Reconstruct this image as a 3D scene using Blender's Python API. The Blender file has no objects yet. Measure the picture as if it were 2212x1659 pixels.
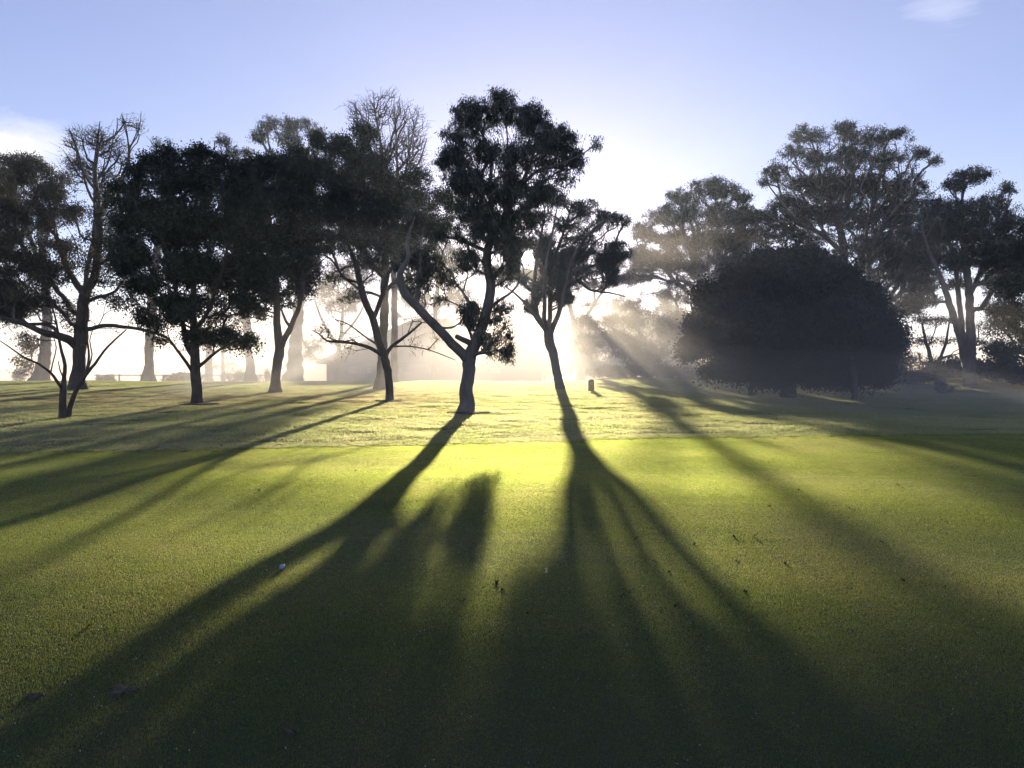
import bpy, math, random
import numpy as np
from mathutils import Vector
R = math.radians
random.seed(11)
scene = bpy.context.scene
col = scene.collection

# ------------------------------------------------------------------ camera
CAM_H = 1.6
FPX = 1720.0            # focal length in the units I measured the photo in (2212 wide)
cam_d = bpy.data.cameras.new('camera'); cam = bpy.data.objects.new('camera', cam_d); col.objects.link(cam)
cam_d.sensor_width = 36; cam_d.lens = 28.0; cam_d.clip_end = 3000; cam_d.clip_start = 0.05
cam.location = (0, 0, CAM_H); cam.rotation_euler = (R(90), 0, 0)
scene.camera = cam

# ------------------------------------------------------------------ sun and sky
SUN_U, SUN_V = 1140.0, 555.0
sd = Vector(((SUN_U-1106)/FPX, 1.0, (829.5-SUN_V)/FPX)).normalized()
SUN_EL = math.asin(sd.z); SUN_AZ = math.atan2(sd.x, sd.y)
ld = bpy.data.lights.new('sun', 'SUN'); lo = bpy.data.objects.new('sun', ld); col.objects.link(lo)
ld.energy = 5.0; ld.angle = R(0.55); ld.color = (1.0, 0.83, 0.60)
lo.rotation_euler = (-sd).to_track_quat('-Z', 'Y').to_euler()

world = bpy.data.worlds.new('World'); scene.world = world; world.use_nodes = True
nt = world.node_tree; nt.nodes.clear()
def N(t, typ, **kw):
    n = t.nodes.new(typ)
    for k, v in kw.items():
        if k.startswith('i_'): n.inputs[k[2:].replace('_', ' ')].default_value = v
        else: setattr(n, k, v)
    return n
def mathn(t, op, a=None, b=None, c=None, clamp=False):
    n = t.nodes.new('ShaderNodeMath'); n.operation = op; n.use_clamp = clamp
    for i, v in enumerate((a, b, c)):
        if v is None: continue
        if hasattr(v, 'default_value') or hasattr(v, 'links'): t.links.new(v, n.inputs[i])
        else: n.inputs[i].default_value = v
    return n.outputs[0]
def mixc(t, fac, a, b, mode='MIX'):
    n = t.nodes.new('ShaderNodeMix'); n.data_type = 'RGBA'; n.blend_type = mode; n.clamp_factor = True
    for idx, v in ((0, fac), (6, a), (7, b)):
        if hasattr(v, 'links'): t.links.new(v, n.inputs[idx])
        else: n.inputs[idx].default_value = v if not isinstance(v, tuple) else (*v, 1)[:4]
    return n.outputs[2]
sky = N(nt, 'ShaderNodeTexSky', sky_type='NISHITA', sun_disc=False, sun_elevation=SUN_EL, sun_rotation=SUN_AZ,
        altitude=0, air_density=1.0, dust_density=0.2, ozone_density=2.0)
geo = N(nt, 'ShaderNodeTexCoord')
dirv = geo.outputs['Generated']
dot = N(nt, 'ShaderNodeVectorMath', operation='DOT_PRODUCT'); nt.links.new(dirv, dot.inputs[0]); dot.inputs[1].default_value = sd
ang = mathn(nt, 'ARCCOSINE', mathn(nt, 'MINIMUM', dot.outputs['Value'], 1.0))
# clouds: two soft patches laid out by direction
def cloud(c, rx, rz, scale, thr, seed, rot=0.0):
    mp = N(nt, 'ShaderNodeMapping'); nt.links.new(dirv, mp.inputs[0]); mp.inputs['Scale'].default_value = scale
    mp.inputs['Location'].default_value = (seed, seed, seed); mp.inputs['Rotation'].default_value = (0, rot, 0)
    nz = N(nt, 'ShaderNodeTexNoise', noise_dimensions='3D'); nz.inputs['Scale'].default_value = 5; nz.inputs['Detail'].default_value = 7
    nz.inputs['Roughness'].default_value = .55
    nt.links.new(mp.outputs[0], nz.inputs[0])
    sx = N(nt, 'ShaderNodeSeparateXYZ'); nt.links.new(dirv, sx.inputs[0])
    ax = mathn(nt, 'DIVIDE', sx.outputs[0], sx.outputs[1]); az = mathn(nt, 'DIVIDE', sx.outputs[2], sx.outputs[1])
    dx = mathn(nt, 'DIVIDE', mathn(nt, 'SUBTRACT', ax, c[0]), rx); dz = mathn(nt, 'DIVIDE', mathn(nt, 'SUBTRACT', az, c[1]), rz)
    r = mathn(nt, 'SQRT', mathn(nt, 'ADD', mathn(nt, 'MULTIPLY', dx, dx), mathn(nt, 'MULTIPLY', dz, dz)))
    m = mathn(nt, 'SUBTRACT', 1.0, r, clamp=True)
    front = mathn(nt, 'GREATER_THAN', sx.outputs[1], 0.05)
    v = mathn(nt, 'MULTIPLY', mathn(nt, 'SUBTRACT', mathn(nt, 'ADD', nz.outputs[0], mathn(nt, 'MULTIPLY', m, .35)), thr, clamp=True), 5.0, clamp=True)
    ms = mathn(nt, 'MULTIPLY', mathn(nt, 'MULTIPLY', m, 2.5, clamp=True), front)
    return mathn(nt, 'MULTIPLY', v, ms)
def UV(u, v): return ((u-1106)/FPX, (829.5-v)/FPX)
c1 = cloud(UV(-40, 330), .17, .085, (1, 1, 2.0), .62, 3.1)
c2 = cloud(UV(2035, 35), .085, .045, (1.0, 1, 9.0), .58, 1.7, 0.38)
SKY_STR = 0.073
tint = mixc(nt, 1.0, sky.outputs[0], (1.08, .94, 1.20), 'MULTIPLY')
# bright aureole of scattered light round the sun, and the disc itself
g1 = mathn(nt, 'MULTIPLY', mathn(nt, 'EXPONENT', mathn(nt, 'MULTIPLY', ang, -4.0)), .3)
g2 = mathn(nt, 'MULTIPLY', mathn(nt, 'EXPONENT', mathn(nt, 'MULTIPLY', ang, -16.0)), .8)
disc = mathn(nt, 'MULTIPLY', mathn(nt, 'LESS_THAN', ang, R(0.34)), 900.0)
glow = mathn(nt, 'ADD', mathn(nt, 'ADD', g1, g2), disc)
sxyz = N(nt, 'ShaderNodeSeparateXYZ'); nt.links.new(dirv, sxyz.inputs[0])
hz_glow = mathn(nt, 'MULTIPLY', mathn(nt, 'MULTIPLY_ADD', dot.outputs['Value'], .5, .5, clamp=True), mathn(nt, 'EXPONENT', mathn(nt, 'MULTIPLY', mathn(nt, 'ABSOLUTE', sxyz.outputs[2]), -10.0)))
hz_glow = mathn(nt, 'MULTIPLY', hz_glow, 2.6)
glow = mathn(nt, 'ADD', glow, hz_glow)
gcol = N(nt, 'ShaderNodeVectorMath', operation='SCALE'); gcol.inputs[0].default_value = (1.0, 1.0, 1.02); nt.links.new(glow, gcol.inputs['Scale'])
fl = N(nt, 'ShaderNodeVectorMath', operation='ADD'); nt.links.new(tint, fl.inputs[0]); fl.inputs[1].default_value = (.85, .82, 1.05)
cs = mixc(nt, c1, fl.outputs[0], (8.2, 8.0, 8.0)); cs = mixc(nt, mathn(nt, 'MULTIPLY', c2, .28), cs, (7.2, 7.3, 8.4))
addv = N(nt, 'ShaderNodeVectorMath', operation='ADD'); nt.links.new(cs, addv.inputs[0]); nt.links.new(gcol.outputs[0], addv.inputs[1])
bg = N(nt, 'ShaderNodeBackground'); bg.inputs[1].default_value = SKY_STR; nt.links.new(addv.outputs[0], bg.inputs[0])
wo = N(nt, 'ShaderNodeOutputWorld'); nt.links.new(bg.outputs[0], wo.inputs[0])

vs = scene.view_settings
vs.view_transform = 'Standard'; vs.look = 'None'; vs.gamma = 1; vs.use_curve_mapping = False; vs.exposure = 0.95
cy = scene.cycles
scene.render.engine = 'CYCLES'
cy.max_bounces = 6; cy.diffuse_bounces = 2; cy.glossy_bounces = 2; cy.transmission_bounces = 4; cy.volume_bounces = 1
cy.transparent_max_bounces = 64; cy.use_denoising = True; cy.denoising_prefilter = 'ACCURATE'; cy.denoising_input_passes = 'RGB_ALBEDO_NORMAL'; cy.use_adaptive_sampling = False
cy.sample_clamp_indirect = 4.0; cy.caustics_reflective = False; cy.caustics_refractive = False

# ------------------------------------------------------------------ helpers
def tag(o, label=None, cat=None, group=None, kind=None):
    if label: o['label'] = label
    if cat: o['category'] = cat
    if group: o['group'] = group
    if kind: o['kind'] = kind
    return o
def empty(name, loc=(0, 0, 0)):
    o = bpy.data.objects.new(name, None); o.location = loc; col.objects.link(o); o.empty_display_size = .3; return o
def mesh_np(name, V, F, mat=None, parent=None, smooth=False, link=True):
    """V (n,3) float array, F (m,k) int array (k constant) or a list of such arrays."""
    Fs = [f for f in (F if isinstance(F, list) else [F]) if len(f)]
    me = bpy.data.meshes.new(name)
    V = np.ascontiguousarray(V, dtype=np.float32)
    me.vertices.add(len(V)); me.vertices.foreach_set('co', V.ravel())
    nl = sum(f.size for f in Fs); nf = sum(len(f) for f in Fs)
    me.loops.add(nl); me.polygons.add(nf)
    me.loops.foreach_set('vertex_index', np.concatenate([f.ravel() for f in Fs]).astype(np.int32))
    tot = np.concatenate([np.full(len(f), f.shape[1]) for f in Fs]); st = np.concatenate([[0], np.cumsum(tot)[:-1]])
    me.polygons.foreach_set('loop_start', st.astype(np.int32))
    if smooth: me.polygons.foreach_set('use_smooth', np.ones(nf, dtype=bool))
    me.update(calc_edges=True); me.validate()
    if mat: me.materials.append(mat)
    o = bpy.data.objects.new(name, me)
    if link: col.objects.link(o)
    if parent: o.parent = parent; o.matrix_parent_inverse = parent.matrix_world.inverted() if False else o.matrix_parent_inverse
    return o
def ss(x, a, b):
    t = np.clip((np.asarray(x, float)-a)/(b-a), 0, 1); return t*t*(3-2*t)

# ------------------------------------------------------------------ terrain
def edge_y(x): return 14.1+.158*np.asarray(x)+.25*np.sin(np.asarray(x)*.35)
def hgt(x, y):
    x = np.asarray(x, float); y = np.asarray(y, float)
    yy = np.maximum(y, -30)
    a = .0405*yy; b = 1.80-.010*(y-50)
    k = .22
    s = -np.log(np.exp(-a/k)+np.exp(-b/k))*k
    s = s+.03*np.sin(x*.31+.6)*np.sin(y*.23)*ss(y, 3, 14)+.012*np.sin(x*.9+y*.35+1)*ss(y, 8, 18)
    s = s+.022*np.sin(y*1.25-3.98+.22*x+.5*np.sin(x*.45))*ss(y, .5, 3)*(1-ss(y, 9.5, 12.5))
    rg_ = ss(y, edge_y(x)+.2, edge_y(x)+3)
    s = s+rg_*(.012*np.sin(x*1.9+2.1*np.sin(y*.7)+.4)*np.sin(y*3.1+x*.5)+.010*np.sin(x*3.3-y*1.1)*np.sin(y*4.3+1.7*np.sin(x*.6)))
    s = s-.62*ss(x, 3.5, 15)*ss(y, 14, 28)*(1-ss(y, 46, 62))
    s = s+1.0*ss(x, 14, 32)*ss(y, 44, 62)*(1-ss(y, 90, 200))
    s = s+.42*ss(x, 2.5, 9)*(1-ss(x, 16, 26))*ss(y, 38, 50)*(1-ss(y, 60, 90))
    s = s-1.2*ss(y, 110, 260)
    return s
def P(u, v, d):
    return np.array(((u-1106)/FPX*d, d, CAM_H-(v-829.5)/FPX*d))
def ground_d(u, v):
    best = None
    for d in np.arange(2.2, 60, .05):
        x = (u-1106)/FPX*d
        if CAM_H-(v-829.5)/FPX*d <= float(hgt(x, d)): return d
    return 45.0

# ------------------------------------------------------------------ materials
def mat_new(name):
    m = bpy.data.materials.new(name); m.use_nodes = True; m.node_tree.nodes.clear(); return m, m.node_tree
def noise(t, vec, scale, detail=4, rough=.5, dist=0.0):
    n = N(t, 'ShaderNodeTexNoise'); n.inputs['Scale'].default_value = scale; n.inputs['Detail'].default_value = detail
    n.inputs['Roughness'].default_value = rough; n.inputs['Distortion'].default_value = dist
    if vec is not None: t.links.new(vec, n.inputs[0])
    return n.outputs[0]
def ramp(t, fac, stops):
    n = N(t, 'ShaderNodeValToRGB'); t.links.new(fac, n.inputs[0]); e = n.color_ramp.elements
    while len(e) < len(stops): e.new(.5)
    for q, (p, c) in zip(e, stops): q.position = p; q.color = (*c, 1)
    return n.outputs[0]
def leaf_mat(name, c0, c1, trans=.35, gloss=.06, rough=.4, tcol=None):
    m, t = mat_new(name)
    pos = N(t, 'ShaderNodeNewGeometry').outputs['Position']
    fac = noise(t, pos, 3.0, 5, .8)
    c = ramp(t, fac, [(.3, c0), (.7, c1)])
    d = N(t, 'ShaderNodeBsdfDiffuse'); t.links.new(c, d.inputs[0])
    tr = N(t, 'ShaderNodeBsdfTranslucent')
    if tcol: t.links.new(mixc(t, 1.0, c, tcol, 'MULTIPLY'), tr.inputs[0])
    else: t.links.new(c, tr.inputs[0])
    gl = N(t, 'ShaderNodeBsdfGlossy'); gl.inputs['Roughness'].default_value = rough; gl.inputs[0].default_value = (.8, .85, .9, 1)
    a = N(t, 'ShaderNodeMixShader'); a.inputs[0].default_value = trans; t.links.new(d.outputs[0], a.inputs[1]); t.links.new(tr.outputs[0], a.inputs[2])
    b = N(t, 'ShaderNodeMixShader'); b.inputs[0].default_value = gloss; t.links.new(a.outputs[0], b.inputs[1]); t.links.new(gl.outputs[0], b.inputs[2])
    o = N(t, 'ShaderNodeOutputMaterial'); t.links.new(b.outputs[0], o.inputs[0])
    return m
def bark_mat(name, c0, c1, scale=6.0, bump=.5):
    m, t = mat_new(name)
    pos = N(t, 'ShaderNodeNewGeometry').outputs['Position']
    mp = N(t, 'ShaderNodeMapping'); t.links.new(pos, mp.inputs[0]); mp.inputs['Scale'].default_value = (1, 1, .22)
    f = noise(t, mp.outputs[0], scale, 8, .65, .6)
    f2 = noise(t, pos, scale*.35, 3, .5)
    c = ramp(t, mathn(t, 'ADD', mathn(t, 'MULTIPLY', f, .6), mathn(t, 'MULTIPLY', f2, .4)), [(.36, c0), (.62, c1)])
    p = N(t, 'ShaderNodeBsdfPrincipled'); t.links.new(c, p.inputs['Base Color']); p.inputs['Roughness'].default_value = .85
    bp = N(t, 'ShaderNodeBump'); bp.inputs['Strength'].default_value = bump; bp.inputs['Distance'].default_value = .03
    fine = noise(t, mp.outputs[0], scale*4, 6, .7)
    t.links.new(fine, bp.inputs['Height']); t.links.new(bp.outputs[0], p.inputs['Normal'])
    o = N(t, 'ShaderNodeOutputMaterial'); t.links.new(p.outputs[0], o.inputs[0])
    return m
def plain_mat(name, c, rough=.7, var=.15, scale=8.0):
    m, t = mat_new(name)
    pos = N(t, 'ShaderNodeNewGeometry').outputs['Position']
    f = noise(t, pos, scale, 5, .6)
    c2 = tuple(x*(1-var) for x in c); c3 = tuple(min(1, x*(1+var)) for x in c)
    p = N(t, 'ShaderNodeBsdfPrincipled'); t.links.new(ramp(t, f, [(.3, c2), (.7, c3)]), p.inputs['Base Color']); p.inputs['Roughness'].default_value = rough
    o = N(t, 'ShaderNodeOutputMaterial'); t.links.new(p.outputs[0], o.inputs[0])
    return m

def grass_mat(name, cols, tcols, gloss=.08, rough=.35, trans=.5, fwd=.62, litter=False):
    m, t = mat_new(name)
    pos = N(t, 'ShaderNodeNewGeometry').outputs['Position']
    f1 = noise(t, pos, .55, 5, .6, .4)
    mp = N(t, 'ShaderNodeMapping'); t.links.new(pos, mp.inputs[0]); mp.inputs['Scale'].default_value = (1, 1, 1)
    f2 = noise(t, mp.outputs[0], 9.0, 6, .75)
    f = mathn(t, 'ADD', mathn(t, 'MULTIPLY', f1, .55), mathn(t, 'MULTIPLY', f2, .45))
    c = ramp(t, f, list(zip((.38, .5, .62), cols))); tc = ramp(t, f, list(zip((.38, .5, .62), tcols)))
    f3 = noise(t, pos, 210.0 if not litter else 90.0, 2, .6)     # every blade its own tone
    k3 = ramp(t, f3, [(.36, (.36, .38, .34)), (.52, (.85, .85, .8)), (.66, (1.35, 1.32, 1.5))])
    c = mixc(t, 1.0, c, k3, 'MULTIPLY'); tc = mixc(t, 1.0, tc, k3, 'MULTIPLY')
    if litter:      # brown leaf litter lying in drifts under the left-hand trees
        sp = N(t, 'ShaderNodeSeparateXYZ'); t.links.new(pos, sp.inputs[0])
        band = mathn(t, 'SUBTRACT', 1.0, mathn(t, 'MULTIPLY', mathn(t, 'ABSOLUTE', mathn(t, 'SUBTRACT', sp.outputs[1], 28.0)), .11), clamp=True)
        left = mathn(t, 'MULTIPLY', mathn(t, 'ADD', sp.outputs[0], -1.0), -.25, clamp=True)
        lm_ = mathn(t, 'MULTIPLY', mathn(t, 'MULTIPLY', mathn(t, 'SUBTRACT', noise(t, pos, .9, 6, .7, .5), .44), 7.0, clamp=True), mathn(t, 'MULTIPLY', band, left))
        c = mixc(t, lm_, c, (.075, .048, .030)); tc = mixc(t, lm_, tc, (.30, .19, .12))
    d = N(t, 'ShaderNodeBsdfDiffuse'); t.links.new(c, d.inputs[0])
    tr = N(t, 'ShaderNodeBsdfTranslucent'); t.links.new(tc, tr.inputs[0])
    gl = N(t, 'ShaderNodeBsdfGlossy'); gl.inputs['Roughness'].default_value = rough; gl.inputs[0].default_value = (.9, .95, .9, 1)
    # dew-wet blades pass most light on forwards
    rf = N(t, 'ShaderNodeBsdfRefraction'); rf.inputs['Roughness'].default_value = 1.0; rf.inputs['IOR'].default_value = 1.4; t.links.new(tc, rf.inputs[0])
    tw = N(t, 'ShaderNodeMixShader'); tw.inputs[0].default_value = fwd; t.links.new(tr.outputs[0], tw.inputs[1]); t.links.new(rf.outputs[0], tw.inputs[2])
    a = N(t, 'ShaderNodeMixShader'); a.inputs[0].default_value = trans; t.links.new(d.outputs[0], a.inputs[1]); t.links.new(tw.outputs[0], a.inputs[2])
    b = N(t, 'ShaderNodeMixShader'); b.inputs[0].default_value = gloss; t.links.new(a.outputs[0], b.inputs[1]); t.links.new(gl.outputs[0], b.inputs[2])
    o = N(t, 'ShaderNodeOutputMaterial'); t.links.new(b.outputs[0], o.inputs[0])
    return m
M_green = grass_mat('short_turf', [(.013, .032, .008), (.018, .040, .009), (.028, .044, .012)],
                    [(.54, .67, .15), (.68, .80, .21), (.82, .84, .30)], gloss=.03, rough=.3, trans=.75)
M_rough = grass_mat('rough_turf', [(.040, .052, .018), (.060, .070, .024), (.085, .075, .035)],
                    [(.54, .64, .24), (.73, .78, .37), (.84, .79, .46)], gloss=.07, rough=.45, trans=.75, fwd=.5, litter=True)
M_dew = None
m, t = mat_new('dew'); gl = N(t, 'ShaderNodeBsdfGlossy'); gl.inputs['Roughness'].default_value = .15; gl.inputs[0].default_value = (.95, .95, .95, 1)
rf = N(t, 'ShaderNodeBsdfRefraction'); rf.inputs['Roughness'].default_value = .35; rf.inputs['IOR'].default_value = 1.33
rf = N(t, 'ShaderNodeBsdfTranslucent'); rf.inputs[0].default_value = (.97, .97, .97, 1); df = N(t, 'ShaderNodeBsdfDiffuse'); df.inputs[0].default_value = (.95, .95, .95, 1)  # drops coloured matt white, so the glint of the dew is painted on
m0_ = N(t, 'ShaderNodeMixShader'); t.links.new(gl.outputs[0], m0_.inputs[1]); t.links.new(df.outputs[0], m0_.inputs[2])
mx_ = N(t, 'ShaderNodeMixShader'); mx_.inputs[0].default_value = .6; t.links.new(m0_.outputs[0], mx_.inputs[1]); t.links.new(rf.outputs[0], mx_.inputs[2])
o_ = N(t, 'ShaderNodeOutputMaterial'); t.links.new(mx_.outputs[0], o_.inputs[0]); M_dew = m

# soil sheet below the blades
m, t = mat_new('turf_ground')
pos = N(t, 'ShaderNodeNewGeometry').outputs['Position']
f = mathn(t, 'ADD', mathn(t, 'MULTIPLY', noise(t, pos, .5, 5, .6), .5), mathn(t, 'MULTIPLY', noise(t, pos, 25, 6, .7), .5))
c = ramp(t, f, [(.35, (.014, .028, .008)), (.5, (.022, .038, .010)), (.65, (.040, .042, .018))])
p_ = N(t, 'ShaderNodeBsdfPrincipled'); t.links.new(c, p_.inputs['Base Color']); p_.inputs['Roughness'].default_value = .9
bp = N(t, 'ShaderNodeBump'); bp.inputs['Strength'].default_value = .8; bp.inputs['Distance'].default_value = .05
t.links.new(noise(t, pos, 18, 8, .8), bp.inputs['Height']); t.links.new(bp.outputs[0], p_.inputs['Normal'])
o_ = N(t, 'ShaderNodeOutputMaterial'); t.links.new(p_.outputs[0], o_.inputs[0]); M_ground = m

# ------------------------------------------------------------------ ground sheet
def axis(lims):
    out = []
    for a, b, s in lims: out += list(np.arange(a, b, s))
    return np.array(out+[lims[-1][1]])
xs = axis([(-275, -100, 35), (-100, -40, 4), (-40, 40, .5), (40, 100, 4), (100, 275, 35)])
ys = axis([(-120, -12, 9), (-12, 60, .3), (60, 120, 3), (120, 190, 14)])
X, Y = np.meshgrid(xs, ys); Z = hgt(X, Y)
V = np.stack([X, Y, Z], -1).reshape(-1, 3); nx, ny = len(xs), len(ys)
i, j = np.meshgrid(np.arange(nx-1), np.arange(ny-1)); a = (j*nx+i).ravel()
g = mesh_np('ground', V, np.stack([a, a+1, a+nx+1, a+nx], -1), M_ground, smooth=True)
tag(g, 'rising turf of the golf course', kind='structure')

# ------------------------------------------------------------------ grass blades (instanced patches)
rng = np.random.default_rng(5)
def blade_patch(name, size, n, h0, h1, w, lean, mat, dew_n=0, clump=0.0, dew_r=.0016):
    bx = (rng.random(n)+rng.random(n)-1)*size; by = (rng.random(n)+rng.random(n)-1)*size   # tapers to nothing, so neighbours blend
    r = rng.random(n)
    hh = h0+(h1-h0)*r**1.5
    if clump: hh *= 1+clump*np.sin(bx*9+2)*np.sin(by*11)
    az = rng.uniform(0, 2*np.pi, n); la = rng.uniform(0, 2*np.pi, n); ll = rng.uniform(.1, lean, n)*hh
    ww = w*rng.uniform(.6, 1.2, n)/2
    dx, dy = np.cos(az)*ww, np.sin(az)*ww
    V0 = np.stack([bx-dx, by-dy, np.full(n, -.01)], -1); V1 = np.stack([bx+dx, by+dy, np.full(n, -.01)], -1)
    V2 = np.stack([bx+dx*.6+np.cos(la)*ll*.4, by+dy*.6+np.sin(la)*ll*.4, hh*.6], -1)
    V3 = np.stack([bx-dx*.6+np.cos(la)*ll*.4, by-dy*.6+np.sin(la)*ll*.4, hh*.6], -1)
    V4 = np.stack([bx+np.cos(la)*ll, by+np.sin(la)*ll, hh], -1)
    V = np.stack([V0, V1, V2, V3, V4], 1).reshape(-1, 3)
    b = np.arange(n)*5
    o = mesh_np(name, V, [np.stack([b, b+1, b+2, b+3], -1), np.stack([b+3, b+2, b+4], -1)], mat, link=False)
    if dew_n:
        me = o.data; me.materials.append(M_dew)
        octv = np.array([(1, 0, 0), (-1, 0, 0), (0, 1, 0), (0, -1, 0), (0, 0, 1), (0, 0, -1)], float)
        octf = np.array([(0, 2, 4), (2, 1, 4), (1, 3, 4), (3, 0, 4), (2, 0, 5), (1, 2, 5), (3, 1, 5), (0, 3, 5)])
        k = dew_n; cx = (rng.random(k)+rng.random(k)-1)*size; cyy = (rng.random(k)+rng.random(k)-1)*size; cz = rng.uniform(.95, 1.25, k)*h1
        C = np.stack([cx, cyy, cz], -1); rr = dew_r*rng.uniform(.5, 1.3, k)
        DV = (octv[None]*rr[:, None, None]+C[:, None]).reshape(-1, 3)
        DF = (octf[None]+(np.arange(k)*6)[:, None, None]).reshape(-1, 3)
        d = mesh_np(name+'_dew', DV, DF, M_dew, link=False)
        # merge the two meshes into one patch
        V2_ = np.concatenate([V, DV]); nb = len(V)
        o2 = mesh_np(name, V2_, [np.stack([b, b+1, b+2, b+3], -1), np.stack([b+3, b+2, b+4], -1), DF+nb], mat, link=False)
        o2.data.materials.append(M_dew)
        mi = np.zeros(len(o2.data.polygons), dtype=np.int32); mi[2*n:] = 1
        o2.data.polygons.foreach_set('material_index', mi); 
        return o2
    return o
def patch_field(name, patches, pts, label, sc=(1.0, 1.0)):
    cl = bpy.data.collections.new(name+'_patches')
    for p in patches: cl.objects.link(p)
    n = len(pts)
    me = bpy.data.meshes.new(name); me.vertices.add(n); me.vertices.foreach_set('co', pts.astype(np.float32).ravel())
    e = .2
    gx = (hgt(pts[:, 0]+e, pts[:, 1])-hgt(pts[:, 0]-e, pts[:, 1]))/(2*e); gy = (hgt(pts[:, 0], pts[:, 1]+e)-hgt(pts[:, 0], pts[:, 1]-e))/(2*e)
    rot = np.zeros((n, 3), np.float32)
    th = rng.integers(0, 4, n)*np.pi/2
    from mathutils import Matrix
    for q in range(n):
        nrm = Vector((-gx[q], -gy[q], 1)).normalized()
        qq = Vector((0, 0, 1)).rotation_difference(nrm)
        rot[q] = (qq.to_matrix() @ Matrix.Rotation(th[q], 3, 'Z')).to_euler()
    at = me.attributes.new('rot', 'FLOAT_VECTOR', 'POINT'); at.data.foreach_set('vector', rot.ravel())
    at = me.attributes.new('scl', 'FLOAT', 'POINT'); at.data.foreach_set('value', (rng.uniform(sc[0], sc[1], n)*(1+.35*np.sin(pts[:, 0]*.9+np.sin(pts[:, 1]*.7))*np.sin(pts[:, 1]*1.3+.5*pts[:, 0]))).astype(np.float32))
    o = bpy.data.objects.new(name, me); col.objects.link(o)
    ng = bpy.data.node_groups.new(name+'_scatter', 'GeometryNodeTree')
    ng.interface.new_socket('Geometry', in_out='INPUT', socket_type='NodeSocketGeometry')
    ng.interface.new_socket('Geometry', in_out='OUTPUT', socket_type='NodeSocketGeometry')
    gi = ng.nodes.new('NodeGroupInput'); go = ng.nodes.new('NodeGroupOutput')
    ci = ng.nodes.new('GeometryNodeCollectionInfo'); ci.inputs['Collection'].default_value = cl; ci.inputs['Separate Children'].default_value = True
    ip = ng.nodes.new('GeometryNodeInstanceOnPoints'); ip.inputs['Pick Instance'].default_value = True
    rv = ng.nodes.new('FunctionNodeRandomValue'); rv.data_type = 'INT'; rv.inputs['Min'].default_value = 0; rv.inputs['Max'].default_value = len(patches)-1
    ra = ng.nodes.new('GeometryNodeInputNamedAttribute'); ra.data_type = 'FLOAT_VECTOR'; ra.inputs['Name'].default_value = 'rot'
    er = ng.nodes.new('FunctionNodeEulerToRotation')
    sa = ng.nodes.new('GeometryNodeInputNamedAttribute'); sa.data_type = 'FLOAT'; sa.inputs['Name'].default_value = 'scl'
    cx = ng.nodes.new('ShaderNodeCombineXYZ'); cx.inputs[0].default_value = 1; cx.inputs[1].default_value = 1
    L = ng.links.new
    L(gi.outputs[0], ip.inputs['Points']); L(ci.outputs[0], ip.inputs['Instance']); L(rv.outputs[2], ip.inputs['Instance Index'])
    L(ra.outputs[0], er.inputs[0]); L(er.outputs[0], ip.inputs['Rotation'])
    L(sa.outputs[0], cx.inputs[2]); L(cx.outputs[0], ip.inputs['Scale']); L(ip.outputs[0], go.inputs[0])
    md = o.modifiers.new('scatter', 'NODES'); md.node_group = ng
    tag(o, label, kind='stuff')
    return o
# closely mown putting green near the camera
S1 = .42
gp = [blade_patch('turf_patch', S1, 8500, .004, .010, .0019, .5, M_green, dew_n=5, dew_r=.0030) for _ in range(6)]
pts = []
for y in np.arange(1.8, 17.5, S1):
    hw = y*.68+1.2
    for x in np.arange(-hw, hw, S1):
        if y < edge_y(x)-.5: pts.append((x+rng.uniform(-.03, .03), y+rng.uniform(-.03, .03)))
pts = np.array(pts); pts = np.column_stack([pts, hgt(pts[:, 0], pts[:, 1])])
green = patch_field('short_grass', gp, pts, 'closely mown putting green turf with dew', (.85, 1.15))
# longer fairway grass beyond the fringe line
def edge_strip(patches, side, st, name, label, sc):
    pts = []
    for x in np.arange(-13, 14, st):
        for r_ in range(6):
            yy = float(edge_y(x))+.05*math.sin(x*5.1)+.04*math.sin(x*13.7+1)+side*(st*(r_+.35))+rng.uniform(-.02, .02); pts.append((x+rng.uniform(-.05, .05), yy))
    pts = np.array(pts); return np.column_stack([pts, hgt(pts[:, 0], pts[:, 1])])
S2 = .8
rp = [blade_patch('rough_patch', S2, 4200, .014, .042, .0055, 1.1, M_rough, dew_n=10, clump=.4, dew_r=.004) for _ in range(5)]
pts = []
for y in np.arange(10, 54, S2):
    hw = min(y*.68+2, 36)
    for x in np.arange(-hw, hw, S2):
        if y > edge_y(x)+.9: pts.append((x+rng.uniform(-.1, .1), y+rng.uniform(-.1, .1)))
pts = np.array(pts); pts = np.column_stack([pts, hgt(pts[:, 0], pts[:, 1])])
rough = patch_field('long_grass', rp, pts, 'longer pale fairway grass beyond the mown edge', (.6, 1.3))

st = .13
for side, n_, h0, h1, w_, mt, nm, lb in ((-1, 500, .004, .010, .0022, M_green, 'short_grass', 'mown turf along the fringe line'), (1, 160, .012, .024, .0045, M_rough, 'long_grass', 'longer grass lip along the fringe line')):
    pp_ = [blade_patch('strip_patch', st*.8, n_, h0, h1, w_, 1.0, mt, dew_n=1) for _ in range(5)]
    patch_field(nm, pp_, edge_strip(None, side, st, nm, lb, None), lb, (.8, 1.2))
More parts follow.
